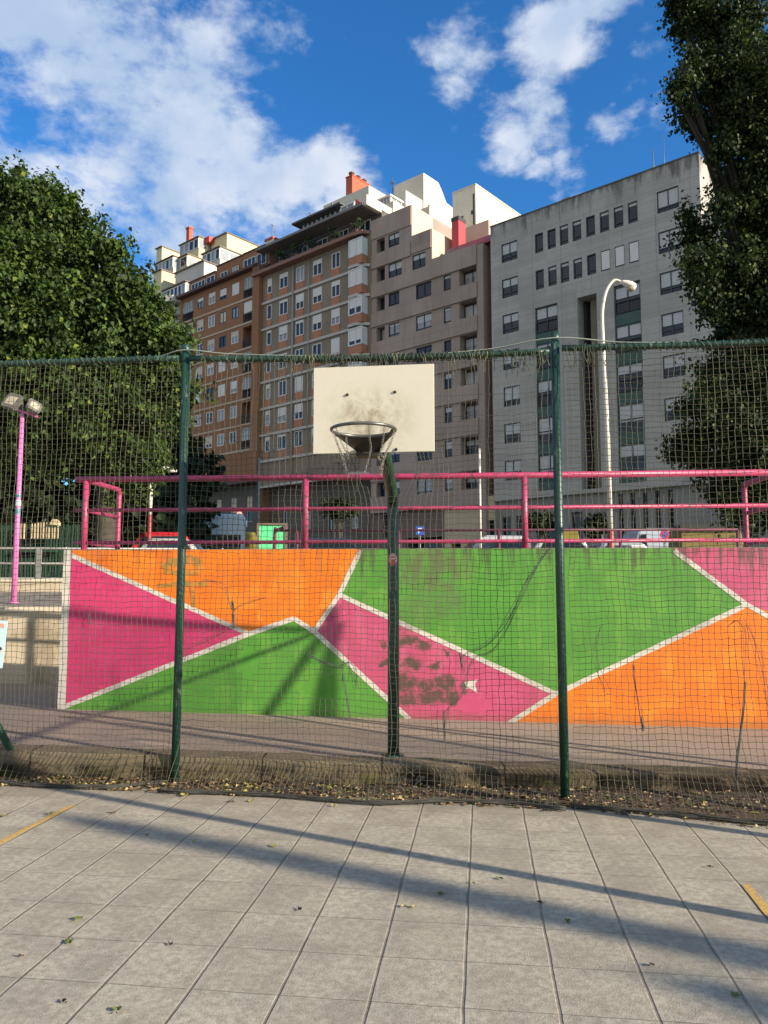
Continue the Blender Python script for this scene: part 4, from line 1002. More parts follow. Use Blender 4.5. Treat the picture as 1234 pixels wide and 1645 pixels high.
for zb_ in bands + [12.1]:
    mb = MB(); mb.prism([(-30.75, -.16), (-17.5, -.16), (-16.98, -.95), (-15.9, -.95), (-14.9, -.1), (-14.9, .02), (-30.75, .02)], zb_ - .13, zb_ + .13, axis='z'); mb.build('floor_band', M_BAND, bn)
    if zb_ < 13: continue
    for a, c in bcols: part(bn, 'orange_panel', [(a + .01, c - .01, -.05, -.003, zb_ + .14, zb_ + .98)], M_ORP)
    mb = MB(); mb.prism([(-17.6, -.02), (-16.98, -.82), (-15.3, -.82), (-15.25, -.02)], zb_ + .14, zb_ + .98, axis='z'); mb.build('orange_panel', M_ORP, bn)
    # projecting bay: frame posts, blind and glass
    bay = MB(); bay.prism([(-17.55, -.02), (-16.96, -.76), (-15.36, -.76), (-15.32, -.02)], zb_ + 1.0, zb_ + 2.7, axis='z'); by = bay.build('bay_window', M_GLASS, bn)
    fb = MB()
    for x, y_ in ((-17.6, -.06), (-16.97, -.82), (-16.1, -.82), (-15.32, -.82)): fb.box(x - .07, x + .07, y_ - .03, y_ + .07, zb_ + .98, zb_ + 2.72)
    for z_ in (zb_ + .98, zb_ + 2.6): fb.box(-16.97, -15.32, -.85, -.76, z_, z_ + .12)
    fb.build('frame', M_WFR, by)
    bf = br.choice([1, 1, .6, .55, .75]); 
    fb2 = part(by, 'side_panel', [(-15.33, -15.26, -.80, -.03, zb_ + 1.0, zb_ + 2.7)], M_WFR); sb = MB(); h_ = 1.55 * bf; sb.box(-16.88, -15.4, -.80, -.77, zb_ + 2.62 - h_, zb_ + 2.62)
    A_, B_ = Vector((-17.56, -.06, 0)), Vector((-17.02, -.80, 0)); sb.prism([(A_.x, A_.y - .05), (B_.x, B_.y - .02), (B_.x + .03, B_.y + .03), (A_.x + .03, A_.y)], zb_ + 2.62 - 1.55 * max(.5, bf), zb_ + 2.62, axis='z'); sb.build('blind', M_WBLIND, by)
    for j, (a, c) in enumerate(bcols):
        bl = br.choice([.6, .5, 1.0, .3, .55, .2, None])
        window(bn, (a + c) / 2, zb_ + 1.0, c - a, 1.62, M_WFR, y=.06, blind=bl, bm=M_WBLIND, n=1 if j == 0 else 2, fr=.09, glass=br.choice([M_GLASS, M_GLASS, M_CURT]))
M_PIPE = mat('grey_downpipe', (.30, .29, .28), .5)
for s in (-23.25, -25.6, -29.0 + 3.3): 
    mb = MB(); mb.tube([(s, -.2, 12.1), (s, -.2, 35.2)], .05, 6); mb.build('downpipe', M_PIPE, bn)
# terrace floor, cornice, railing, awning roof, attic
mb = MB(); mb.prism([(-31.6, -.9), (-16.9, -.9), (-15.4, -.7), (-14.9, 0), (-14.9, 1), (-31.6, 1)], 35.25, 35.6, axis='z'); mb.build('cornice', mat('red_brown_cornice', (.22, .115, .085), .8, var=.2, scale=1), bn)
railing(bn, -31.5, -15.5, -.8, 35.6, 1.0, M_BFR, .22)
part(bn, 'terrace_wall', [(-30.7, -14.9, 1.6, 4, 35.6, 38.3)], mat('dark_terrace_wall', (.10, .085, .075), .85, var=.3, scale=1))
for i in range(5): window(bn, -29 + 3 * i, 35.65, 1.5, 2.1, M_WFR, y=1.5, n=2)
part(bn, 'awning_roof', [(-31.2, -15.3, -.75, 2.2, 38.05, 38.3)], mat('grey_awning', (.16, .15, .145), .7, var=.25, scale=1.5))
part(bn, 'parapet', [(-15.4, -14.9, -.6, 6, 38.0, 39.0)], M_SUNC)
aL, aR = fac(482, 352, 1.6)[0], fac(548, 325, 1.6)[0]
part(bn, 'attic', [(aL, aR, 2.2, 6, 38.3, 40.6)], mat('grey_attic_glazing', (.12, .13, .14), .4, var=.4, scale=.8))
part(bn, 'attic_mullions', [(aL + (aR - aL) * i / 9 - .06, aL + (aR - aL) * i / 9 + .06, 2.08, 2.2, 38.5, 40.6) for i in range(10)] + [(aL, aR, 1.5, 1.56, 39.1, 39.16)], M_WFR)
part(bn, 'attic_roof', [(aL - .9, aR + .2, 1.2, 6.2, 40.6, 40.8)], mat('dark_roof_edge', (.07, .065, .06), .7))
part(bn, 'glazed_porch', [(aR + .25, aR + 2.0, 1.4, 3.4, 38.3, 40.1)], M_CURT)
part(bn, 'glazed_porch_frame', [(aR + .2, aR + .3, 1.3, 1.4, 38.3, 40.3), (aR + 1.1, aR + 1.2, 1.3, 1.4, 38.3, 40.2), (aR + 2.0, aR + 2.1, 1.3, 1.4, 38.3, 40.2), (aR + .2, aR + 2.1, 1.3, 1.4, 40.1, 40.25), (aR + .2, aR + 2.1, 1.3, 1.4, 39.2, 39.3)] + [(aR + 2.02, aR + 2.1, 1.5 + .7 * i, 1.58 + .7 * i, 38.3, 40.2) for i in range(4)], M_WFR)
M_REDR = mat('red_roof_sheet', (.36, .05, .045), .6, var=.15)
mb = MB(); sR = fac(576, 330, 1.8)[0]; mb.prism([(sR - .2, 39.1), (sR + 1.5, 39.1), (sR - .2, 40.6)], 1.6, 3.0, axis='y'); mb.build('red_gable', M_REDR, bn)
part(bn, 'red_flashing', [(-17.6, -15.0, -.5, .6, 38.32, 38.5)], M_REDR)
q = bpx(520, 592.5, 297, 5.4, 6.5, 36)
part(bn, 'stair_head', [q], M_SUNC)
q2 = bpx(556, 566, 281, 6.0, 3.0, 39.5)
mb = MB(); mb.box(q2[0], q2[1], 6.0, 8.9, 39.5, q2[5]); mb.box(q2[0] - .06, q2[1] + .06, 5.94, 8.96, q2[5], q2[5] + .1)
mb.build('chimney', mat('orange_chimney_render', (.42, .085, .04), .75, var=.15), bn)
mb = MB()
for yy in (6.4, 7.4, 8.4): mb.lathe([(.26, 0), (.26, .35), (.34, .36), (.34, .5), (.2, .6), (0, .6)], 10, ((q2[0] + q2[1]) / 2, yy, q2[5] + .1))
mb.build('chimney_pot', mat('sooty_clay', (.16, .08, .055), .8), bn)
mb = MB()
for s, rz_ in ((aL + 1.2, 40.8), (aL + 4.5, 40.8)): mb.tube([(s, 2, rz_), (s, 2, rz_ + .7)], .08, 8); mb.lathe([(.13, .7), (.13, .8), (0, .85)], 8, (s, 2, rz_))
mb.build('flue', M_GALV, bn)
part(bn, 'shop_front', [(-29.48 + 3.6 * i, -27.02 + 3.6 * i, 2.0, 2.1, Z0, 5.15) for i in range(4)], M_GLASS)
for i in range(4): window(bn, -28.1 + 3.3 * i, 7.2, 1.0, 2.4, M_WFR, y=1.6, glass=M_CURT if i % 2 else M_GLASS)

# ---- orange brown brick block
m, nt, b, co_ = newmat('orange_brown_brick')
bk = nadd(nt, 'ShaderNodeTexBrick', {'Vector': mapping(nt, nadd(nt, 'ShaderNodeCombineXYZ', {0: nadd(nt, 'ShaderNodeSeparateXYZ', {0: co_}).outputs[0], 1: nadd(nt, 'ShaderNodeSeparateXYZ', {0: co_}).outputs[2]}).outputs[0]), 'Color1': c4((.31, .15, .078)), 'Color2': c4((.265, .125, .065)), 'Mortar': c4((.21, .135, .09)), 'Scale': 2.0, 'Mortar Size': .02, 'Brick Width': .5, 'Row Height': .16})
col = mix(nt, maprange(nt, noise_(nt, mapping(nt, co_, (.5, .5, .2)), 1, 5, .6), .35, .7, 0, .55), bk.outputs[0], (.20, .10, .056))
setb(nt, b, Base_Color=col, Roughness=.88, Specular_IOR_Level=.2)
M_OBR = m
ob = thing('apartment_building', 'orange-brown brick block with thin pale floor lines and glazed balconies', 'apartment building', FP0, FRZ)
obands = [33.45, 30.68, 27.8, 24.95, 22.1, 19.25, 16.4]
ocols = [(-42.6, -41.42), (-40.42, -39.2), (-38.27, -37.03), (-36.03, -34.8)]
obal = [(-33.97, -31.95), (-45.6, -43.5)]
ops = []
for zb_ in obands:
    for a, c in ocols: ops.append((a, c, zb_ + 1.02, zb_ + 2.36, .14))
    for a, c in obal: ops.append((a, c, zb_ + .1, zb_ + 2.5, 1.1))
mb = MB(); front(mb, -46.2, -30.65, 13.3, 36.5, ops); shell(mb, -46.2, -30.65, Z0, 36.5, 12)
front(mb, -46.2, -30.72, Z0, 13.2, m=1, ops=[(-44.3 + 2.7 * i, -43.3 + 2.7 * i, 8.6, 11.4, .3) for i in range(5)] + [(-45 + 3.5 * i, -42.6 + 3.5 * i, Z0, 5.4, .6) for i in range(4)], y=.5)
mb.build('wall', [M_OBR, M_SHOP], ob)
for zb_ in obands + [13.35]: part(ob, 'floor_line', [(-46.2, -31.82, -.07, -.003, zb_ - .1, zb_ + .1)], mat('pale_brown_band', (.42, .34, .26), .8, var=.15))
part(ob, 'pilaster', [(-31.8, -30.68, -.55, -.003, 13.3, 36.6)], M_OBR)
part(ob, 'cornice', [(-46.4, -31.0, -.75, .2, 36.5, 36.78)], mat('dark_brown_cornice', (.10, .045, .035), .7))
part(ob, 'attic_wall', [(-45.2, -39.85, .5, 6, 36.78, 38.55), (-39.85, -34.7, .6, 6, 36.78, 39.15), (-34.7, -30.2, .45, 6, 36.78, 39.1)], M_OBR)
part(ob, 'attic_roof_edge', [(-45.3, -39.86, .38, 6, 38.55, 38.66), (-39.87, -34.68, .48, 6, 39.15, 39.26), (-34.7, -30.1, .33, 6, 39.1, 39.21)], mat('dark_brown_cornice', (.1, .045, .035)))
for a, c, z_, h_, n, yy in ((-44.5, -41.8, 36.95, 1.2, 4, .45), (-41.5, -39.9, 36.95, 1.25, 2, .45), (-38.9, -37.6, 36.95, 1.15, 2, .55), (-36.65, -35.6, 36.95, 1.15, 2, .55), (-34.5, -32.4, 36.95, 1.35, 3, .4), (-32.2, -30.6, 36.95, 1.35, 2, .4)):
    window(ob, (a + c) / 2, z_, c - a, h_, M_WFR, y=yy - .05, n=n, glass=br.choice([M_GLASS, M_CURT]), fr=.08)
for zi, zb_ in enumerate(obands):
    for a, c in ocols:
        window(ob, (a + c) / 2, zb_ + 1.02, c - a, 1.34, M_WFR if br.random() < .8 else M_BFR, y=.05, blind=br.choice([None, None, .4, 1.0, .6]), bm=br.choice([M_WBLIND, M_WBLIND, M_CBLIND]), n=2, fr=.09, glass=br.choice([M_GLASS, M_CURT]))
    for bi, (a, c) in enumerate(obal):
        railing(ob, a, c, -.02, zb_ + .1, 1.0, M_BFR, .12)
        if zi % 3 != 2 or bi: window(ob, (a + c) / 2, zb_ + 1.1, c - a - .04, 1.4, M_WFR, y=.12, blind=.9 if zi == 1 else None, bm=M_WBLIND, n=4, fr=.06, glass=M_CURT)
        else: window(ob, (a + c) / 2, zb_ + .15, 1.4, 2.1, M_WFR, y=1.0, n=2)
for i in range(5): window(ob, -43.8 + 2.7 * i, 8.6, .98, 2.8, M_WFR, y=.65, blind=.6, bm=M_CBLIND, n=1)
part(ob, 'shop_front', [(-44.97 + 3.5 * i, -42.63 + 3.5 * i, .95, 1.05, Z0, 5.35) for i in range(4)], M_GLASS)
part(ob, 'shop_canopy', [(-46.2, -30.8, -1.2, .48, 12.6, 13.1)], mat('dark_brown_cornice', (.1, .045, .035)))
s_, zz = fac(438, 362, 3)
mb = MB(); mb.tube([(s_, 3, 39), (s_, 3, zz)], .07, 8); mb.lathe([(.12, 0), (.12, .15), (0, .2)], 8, (s_, 3, zz)); mb.build('flue', M_GALV, ob)
q = bpx(441, 461, 384, 3.4, 3, 38); part(ob, 'roof_box', [q], M_SUNC)
mb = MB(); mb.box(-30.6, -29.4, .2, 2.5, 38.2, 39.3); mb.box(-30.7, -29.3, .1, 2.6, 39.3, 39.55, 1); mb.build('red_parapet', [M_SUNC, M_REDR], ob)

# ---- pale stepped block at the far left
fb_ = thing('apartment_building', 'pale stepped apartment block with glazed terraces farthest left', 'apartment building', FP0, FRZ)
M_FAR = facade_mat('pale_grey_render', (.42, .41, .38), (.50, .48, .44), (.28, .26, .23), None, .3, 60)
M_YEL = mat('cream_yellow_render', (.55, .49, .31), .85, var=.08, scale=.6)
mb = MB(); fo = [(-60 + 2.4 * i, -58.6 + 2.4 * i, 15 + 2.9 * k, 16.6 + 2.9 * k, .2) for i in range(6) for k in range(7)]
front(mb, -62, -46.3, Z0, 36.9, fo, y=.4); shell(mb, -62, -46.3, Z0, 36.9, 14, y=.4)
mb.build('wall', M_FAR, fb_)
for o_ in fo: window(fb_, (o_[0] + o_[1]) / 2, o_[2], 1.4, 1.6, M_WFR, y=.5, n=2, blind=br.choice([None, .4]), bm=M_WBLIND)
part(fb_, 'balcony', [(-61.5, -46.4, -.7, .38, 14.4 + 2.9 * k, 14.6 + 2.9 * k) for k in range(8)] + [(-61.5, -46.4, -.72, -.66, 14.6 + 2.9 * k, 15.3 + 2.9 * k) for k in range(0, 8, 2)], M_FAR)
mb = MB(); mb.prism([(-48.8, -1.1), (-47.2, -1.5), (-46.2, -1.1), (-46.0, .3), (-49.2, .3)], 36.2, 36.9, axis='z'); mb.build('cornice', M_FAR, fb_)
def tier(pxl, pxr, pyt, off, dep, zb_, mt, glaz=0, roof=True):
    s0 = fac(pxl, pyt, off)[0]; s1, z1 = fac(pxr, pyt, off)
    part(fb_, 'terrace_block', [(s0, s1, off, off + dep, zb_, z1)], mt)
    if roof: part(fb_, 'roof_edge', [(s0 - .2, s1 + .15, off - .25, off + dep + .1, z1 + .003, z1 + .13)], mat('roof_edge_brown', (.17, .12, .10), .7))
    if glaz:
        h_ = min(1.5, (z1 - zb_) * .5)
        for i in range(glaz):
            c_ = s0 + (s1 - s0) * (i + .5) / glaz; window(fb_, c_, z1 - h_ - .15, (s1 - s0) / glaz * .9, h_, M_WFR, y=off - .04, n=1, fr=.1, glass=br.choice([M_GLASS, M_CURT]))
        mb = MB()
        nn = max(2, int(dep / 1.3))
        for i in range(nn): y_ = off + dep * (i + .12) / nn; mb.box(s1 + .005, s1 + .04, y_, y_ + dep / nn * .72, z1 - h_ - .1, z1 - .3)
        mb.build('side_window', M_CURT, fb_)
    return s0, s1, z1
tier(263, 299, 452, 2.0, 4.0, 33, M_FAR, 6)
tier(284, 328, 419, 6.0, 4.5, 34, M_FAR, 0)
tier(247, 260, 433, 5.0, 4.0, 33, M_YEL, 0)
tier(250, 279, 411, 8.5, 4.0, 34, M_FAR, 5)
tier(279, 302, 408, 9.5, 3.0, 36, M_YEL, 2)
tier(326, 354, 396, 9.0, 5.0, 36, M_FAR, 4)
tier(290, 320, 380, 13.0, 6.0, 38, M_YEL, 4)
tier(340, 365, 374, 15.0, 14.0, 38, M_YEL, 0)
tier(252, 260.5, 396, 13.5, 7.0, 38, M_YEL, 0)
mb = MB(); s0, z1 = fac(299, 372, 13); sA = fac(309, 372, 13)[0]; sA = s0 + .75; mb.box(s0, sA, 13.05, 13.7, 40, z1 + .4); mb.box(s0 - .1, sA + .1, 12.95, 13.8, z1 + .4, z1 + .65); mb.build('chimney', mat('orange_chimney_render', (.42, .085, .04)), fb_)
zq = fac(330, 381, 14)[1]; part(fb_, 'red_roof', [(fac(321, 376, 14)[0], fac(336, 376, 14)[0], 14, 18, zq - .9, zq)], M_REDR)

# ================================================================== TREES
def leafmat(name, dark, light, yellow, trans=.24):
    m = bpy.data.materials.new(name); m.use_nodes = True; nt = m.node_tree; b = nt.nodes['Principled BSDF']; out = nt.nodes['Material Output']
    ri = nadd(nt, 'ShaderNodeNewGeometry').outputs['Random Per Island']
    co_ = nadd(nt, 'ShaderNodeTexCoord').outputs['Object']
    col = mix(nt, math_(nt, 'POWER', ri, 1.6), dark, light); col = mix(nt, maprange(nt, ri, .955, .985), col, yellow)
    col = mix(nt, maprange(nt, noise_(nt, co_, 1.5, 4, .6), .52, .68, 0, .75), col, [light[0] * 1.5, light[1] * 1.4, light[2] * 1.2])
    setb(nt, b, Base_Color=col, Roughness=.55, Specular_IOR_Level=.22)
    tb = nadd(nt, 'ShaderNodeBsdfTranslucent', {'Color': mix(nt, 1.0, col, (1.1, 1.25, .5), 'MULTIPLY')})
    ms = nadd(nt, 'ShaderNodeMixShader', {0: trans, 1: b.outputs[0], 2: tb.outputs[0]})
    nt.links.new(ms.outputs[0], out.inputs[0]); return m
def bark(name, c): return mat(name, c, .95, var=.35, scale=9, bmp=.8)
def leaves(blobs, n, size, seed, clump=.55, per=45, droop=.5, inner=.25):
    rg = random.Random(seed); V = []; Fc = []; pts = []
    wts = [b_[3] * b_[4] + b_[3] * b_[5] for b_ in blobs]
    while len(pts) < n // per:
        b_ = rg.choices(blobs, wts)[0]
        d = Vector((rg.gauss(0, 1), rg.gauss(0, 1), rg.gauss(0, 1))).normalized()
        rad = 1.04 - abs(rg.gauss(0, .2)) if rg.random() > inner else rg.random() ** .5
        p = Vector((b_[0] + d.x * b_[3] * rad, b_[1] + d.y * b_[4] * rad, b_[2] + d.z * b_[5] * rad))
        # skip clumps deep inside other blobs
        deep = False
        for o_ in blobs:
            if o_ is b_: continue
            if ((p.x - o_[0]) / o_[3]) ** 2 + ((p.y - o_[1]) / o_[4]) ** 2 + ((p.z - o_[2]) / o_[5]) ** 2 < .45: deep = True
        if deep and rg.random() < .8: continue
        pts.append((p, d))
    for p, d in pts:
        cr = clump * rg.uniform(.5, 1.25)
        axis = (d + Vector((rg.uniform(-.4, .4), rg.uniform(-.4, .4), rg.uniform(-.1, .5)))).normalized()
        for k in range(per):
            t = rg.uniform(-1, 1); g3 = Vector((rg.gauss(0, .33), rg.gauss(0, .33), rg.gauss(0, .28)))
            if g3.length > .62: g3 *= .62 / g3.length
            q = p + axis * t * cr * .85 + g3 * cr
            s = size * rg.uniform(.55, 1.3)
            nrm = (d * .7 + Vector((rg.uniform(-1, 1), rg.uniform(-1, 1), rg.uniform(-.4, 1.1)))).normalized()
            up = Vector((rg.uniform(-.7, .7), rg.uniform(-.7, .7), -droop - rg.random() * .6)); up = (up - nrm * up.dot(nrm)).normalized(); sd = up.cross(nrm)
            i = len(V); f_ = nrm * s * rg.uniform(.02, .16)
            V += [q - up * s * .5, q + sd * s * .42 + f_ - up * s * .08, q + up * s * .55, q - sd * s * .42 + f_ - up * s * .08]
            Fc += [(i, i + 1, i + 2), (i, i + 2, i + 3)]
    me = bpy.data.meshes.new('crown'); me.from_pydata([tuple(v) for v in V], [], Fc); me.update(); return me
def tree(name, label, cat, base, blobs, n, size, lm, bm_, seed, trunk_r=.2, group=None, **kw):
    t = thing(name, label, cat, base, 0, group); bs = Vector(base)
    bl = [(b_[0] - bs.x, b_[1] - bs.y, b_[2] - bs.z, b_[3], b_[4], b_[5]) for b_ in blobs]
    me = leaves(bl, n, size, seed, **kw); me.materials.append(lm); put('crown', me, t)
    rg = random.Random(seed + 5); mb = MB()
    cx = sum(b_[0] for b_ in bl) / len(bl); cy = sum(b_[1] for b_ in bl) / len(bl); cz = sum(b_[2] for b_ in bl) / len(bl)
    mb.tube(smooth_path([(0, 0, -.2), (cx * .04, cy * .04, cz * .3), (cx * .3, cy * .3, cz * .7), (cx, cy, cz)], 4), [trunk_r * (1.25 - .06 * k) for k in range(13)], 10)
    for b_ in bl:
        st = Vector((cx * .2, cy * .2, cz * rg.uniform(.4, .65))); en = Vector(b_[:3])
        mb.tube(smooth_path([st, st.lerp(en, .5) + Vector((rg.uniform(-.3, .3), rg.uniform(-.3, .3), .2)), en], 4), [trunk_r * .5 * (1 - .09 * k) for k in range(9)], 7)
        for k in range(4):
            e2 = en + Vector((rg.uniform(-1, 1) * b_[3], rg.uniform(-1, 1) * b_[4], rg.uniform(-.6, 1) * b_[5])) * .75
            mb.tube(smooth_path([en.lerp(st, .3), en.lerp(e2, .5) + Vector((0, 0, .1)), e2], 3), [trunk_r * .2 * (1 - .12 * j) for j in range(7)], 5)
    mb.build('trunk', bm_, t); return t
def pb(px, py, Y, rx, rz, ry=None, cut=13):      # crown lobe from its place, depth and radii in pixels
    rx = max(rx * .5, rx - cut); rz = max(rz * .5, rz - cut); c = at(px, py, Y); k = Y / F; return (c.x, c.y, c.z, rx * k, (ry if ry else min(rx, rz)) * k, rz * k)
LM_LIND = leafmat('linden_leaf', (.012, .026, .006), (.064, .112, .022), (.16, .19, .032))
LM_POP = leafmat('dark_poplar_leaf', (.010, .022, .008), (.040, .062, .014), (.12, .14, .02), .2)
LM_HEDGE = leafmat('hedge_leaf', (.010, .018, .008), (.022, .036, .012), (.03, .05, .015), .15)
BK = bark('grey_brown_bark', (.06, .05, .04)); BKD = bark('dark_bark', (.03, .026, .02))
lb = [pb(-78, 505, 17, 230, 220), pb(5, 352, 17, 78, 66), pb(74, 404, 16.6, 78, 82), pb(145, 465, 16.4, 78, 84), pb(195, 545, 16.5, 78, 82), pb(110, 560, 15.6, 130, 110),
      pb(235, 640, 16.6, 62, 90), pb(150, 660, 15.6, 110, 100), pb(20, 650, 15.4, 120, 110), pb(215, 738, 16.2, 58, 42), pb(250, 700, 17, 44, 60), pb(120, 745, 16, 60, 30), pb(185, 790, 16.4, 30, 22), pb(0, 480, 15.4, 130, 130), pb(215, 770, 18, 42, 30)]
for x_, y_, r_ in ((4, 292, 36), (62, 300, 32), (32, 296, 30), (96, 322, 36), (110, 345, 30), (152, 378, 34), (185, 402, 30), (192, 388, 22), (170, 440, 34), (224, 446, 30), (232, 478, 30), (256, 520, 36), (284, 522, 30), (276, 566, 34), (290, 610, 28), (278, 650, 28), (285, 545, 26), (60, 350, 40), (120, 400, 36)):
    lb.append(pb(x_ - 8, y_ + 13, 16.4 + .8 * math.sin(x_), r_, r_, None, 3))
tree('linden_tree', 'big leafy green linden tree filling the left side behind the net', 'tree', (-6.6, 18.2, STZ), lb, 190000, .105, LM_LIND, BK, 3, .22, clump=.40, per=90)
rb_ = [pb(1310, 110, 17.4, 120, 80), pb(1170, 35, 16.3, 78, 60), pb(1175, 120, 16.2, 78, 66), pb(1215, 180, 16, 70, 60), pb(1242, 260, 16, 70, 66), pb(1232, 340, 16, 66, 52), pb(1195, 425, 16, 72, 60),
       pb(1310, 300, 17, 160, 170), pb(1215, 510, 16.2, 68, 55), pb(1280, 500, 16.5, 120, 120), pb(1220, 600, 16, 74, 55), pb(1175, 660, 15.7, 55, 50), pb(1215, 740, 16, 80, 70), pb(1200, 815, 16, 46, 50), pb(1270, 700, 16.5, 120, 160), pb(1225, 130, 15.3, 60, 110), pb(1205, 180, 16.4, 60, 70)]
for x_, y_, r_ in ((1094, 8, 26), (1102, 42, 22), (1120, 20, 34), (1118, 100, 30), (1098, 128, 20), (1092, 160, 20), (1112, 175, 26), (1132, 205, 24), (1166, 240, 24), (1176, 290, 22), (1162, 334, 20), (1108, 352, 20), (1120, 378, 26), (1112, 415, 22), (1130, 450, 24), (1150, 490, 28), (1165, 540, 30), (1140, 600, 22), (1130, 650, 26), (1100, 722, 22), (1125, 712, 26), (1125, 745, 20), (1165, 800, 24)):
    rb_.append(pb(x_, y_, 16 + .5 * math.sin(x_), r_, r_, None, 2))
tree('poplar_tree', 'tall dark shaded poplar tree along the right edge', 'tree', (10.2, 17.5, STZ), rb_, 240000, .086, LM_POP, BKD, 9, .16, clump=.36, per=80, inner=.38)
# out-of-frame trees: the first added to shade the poplar, the second dapples the court
tree('plane_tree', 'unseen broad tree added right of the poplar to shade it', 'tree', (21.3, 11.3, STZ), [(21, 11.2, 14.5, 2.0, 1.9, 3.0), (20.4, 10.6, 10.5, 1.8, 1.9, 2.6), (21.8, 11.6, 8, 1.8, 1.8, 2.6), (20.6, 11.4, 12.5, 2.0, 2.0, 2.6), (22.5, 11.2, 6, 1.6, 1.6, 2)], 15000, .36, LM_POP, BK, 12, .3, clump=.7, per=24)
tree('plane_tree', 'sparse tree right of the court that dapples the slabs', 'tree', (19.2, -5.6, 0), [(19, -5.5, 5.5, .95, .95, 1.2), (19.3, -6.0, 6.4, .6, .6, .6), (19.2, -4.9, 4.9, .6, .7, .6), (18.75, -6.35, 6.15, .65, .5, .5), (18.9, -6.0, 5.9, .6, .6, .5)], 1000, .3, LM_POP, BK, 15, .12, clump=.7, per=22)
# dark hedge and small planting
def bush(label, base, blobs, n, size, seed, lm=LM_HEDGE, name='hedge', cat='hedge'):
    t = thing(name, label, cat, base); bs = Vector(base)
    me = leaves([(b_[0] - bs.x, b_[1] - bs.y, b_[2] - bs.z, b_[3], b_[4], b_[5]) for b_ in blobs], n, size, seed, clump=.4, per=30); me.materials.append(lm); put('foliage', me, t)
    mb = MB()
    for b_ in blobs:
        for k in range(3): mb.tube([(b_[0] - bs.x + .2 * k - .2, b_[1] - bs.y, -.1), (b_[0] - bs.x + rnd.uniform(-.4, .4) * b_[3], b_[1] - bs.y, b_[2] - bs.z + b_[5] * .5)], [.05, .02], 6)
    mb.build('stem', BK, t)
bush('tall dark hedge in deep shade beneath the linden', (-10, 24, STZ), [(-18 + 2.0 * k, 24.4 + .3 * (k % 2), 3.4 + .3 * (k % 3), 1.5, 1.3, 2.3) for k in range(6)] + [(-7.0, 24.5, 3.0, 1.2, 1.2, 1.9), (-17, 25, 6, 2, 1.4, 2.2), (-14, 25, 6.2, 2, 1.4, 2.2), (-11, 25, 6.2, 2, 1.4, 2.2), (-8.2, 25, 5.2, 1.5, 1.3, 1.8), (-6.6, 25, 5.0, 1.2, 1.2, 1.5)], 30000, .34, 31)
def shrub(label, px, py, Y, rx, rz, n, sd, name='shrub'):
    b_ = pb(px, py, Y, rx, rz); bush(label, (b_[0], b_[1], STZ), [b_, (b_[0] + b_[3] * .3, b_[1], b_[2] - b_[5] * .6, b_[3] * .8, b_[4] * .8, b_[5] * .7)], n, .16, sd, LM_HEDGE, name, 'shrub')
belt = leaves([(-28 + 3.2 * k, 34 + (k % 2), 5 + 1.2 * (k % 3), 2.6, 1.6, 4.6) for k in range(6)] + [(-28 + 3.2 * k, 36, 2.5, 2.4, 1.2, 2.6) for k in range(6)], 26000, .5, 33, clump=.7, per=40)
belt.materials.append(LM_HEDGE); o = bpy.data.objects.new('tree_belt', belt); COL.objects.link(o); tag(o, 'dark mass of trees far behind the linden and the green slat fence', 'trees', kind='stuff')
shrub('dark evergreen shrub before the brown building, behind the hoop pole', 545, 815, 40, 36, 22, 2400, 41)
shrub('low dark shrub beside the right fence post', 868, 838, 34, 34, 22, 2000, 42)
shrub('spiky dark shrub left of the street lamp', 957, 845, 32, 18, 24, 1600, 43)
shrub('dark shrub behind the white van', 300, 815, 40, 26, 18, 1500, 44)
for i, (px, py) in enumerate(((537, 390), (575, 371), (455, 432), (500, 412), (478, 424))):
    s, z = fac(px, py, -.3); p_ = FP0 + D_ * s + N_ * -.35
    lab = ('bushy potted plant in the middle of the planted terrace', 'potted palm near the right end of the planted terrace', 'dark plant hanging at the left end of the planted terrace', 'low dark plant between the terrace windows', 'small dark plant on the left half of the terrace')[i]
    t = thing('potted_plant', lab, 'plant', (p_.x, p_.y, 35.6), 0, 'plants on the terrace')
    mb = MB(); mb.lathe([(0, 0), (.18, 0), (.25, .35), (.2, .36)], 10); mb.build('pot', mat('terracotta', (.35, .12, .06), .8), t)
    me = leaves([(0, 0, .95, .55, .5, .6)], 320, .22, 60 + i, clump=.3, per=16); me.materials.append(LM_LIND); put('foliage', me, t)

# ================================================================== STREET FURNITURE AND CARS
M_LAMPW = mat('white_lamp_paint', (.68, .65, .57), .5, var=.06, scale=3, dirt=(.4, .36, .28), dirt_amt=.2)
M_LAMPR = mat('red_base_paint', (.25, .03, .028), .5, var=.15, scale=4)
LY = 23.0
b0 = at(981, 860, LY); b0.z = STZ
def lamp_at(px, py): return at(px, py, LY) - b0
lp = thing('street_lamp', 'white curved street lamp with a dark red base', 'street lamp', b0)
zr_ = lamp_at(980, 850).z
mb = MB(); mb.tube([(0, 0, zr_), lamp_at(976, 700), lamp_at(969, 560)] + smooth_path([lamp_at(967.5, 520), lamp_at(968, 495), lamp_at(973, 470), lamp_at(981, 455), lamp_at(989, 449.5), lamp_at(999, 453)], 5), [.078, .07, .062] + [.054 - .0006 * k for k in range(26)], 14); mb.build('pole', M_LAMPW, lp)
mb = MB(); mb.lathe([(.17, -.05), (.17, .05), (.115, .08), (.10, zr_)], 14); mb.build('pole_base', M_LAMPR, lp)
h0, h1 = lamp_at(998, 452), lamp_at(1022, 461); d_ = (h1 - h0)
mb = MB()
pts = [h0 + d_ * t for t in (0, .12, .35, .65, .9, 1.0)]; mb.tube(pts, [.055, .075, .11, .125, .10, .03], 14)
mb.build('lamp_head', M_LAMPW, lp)
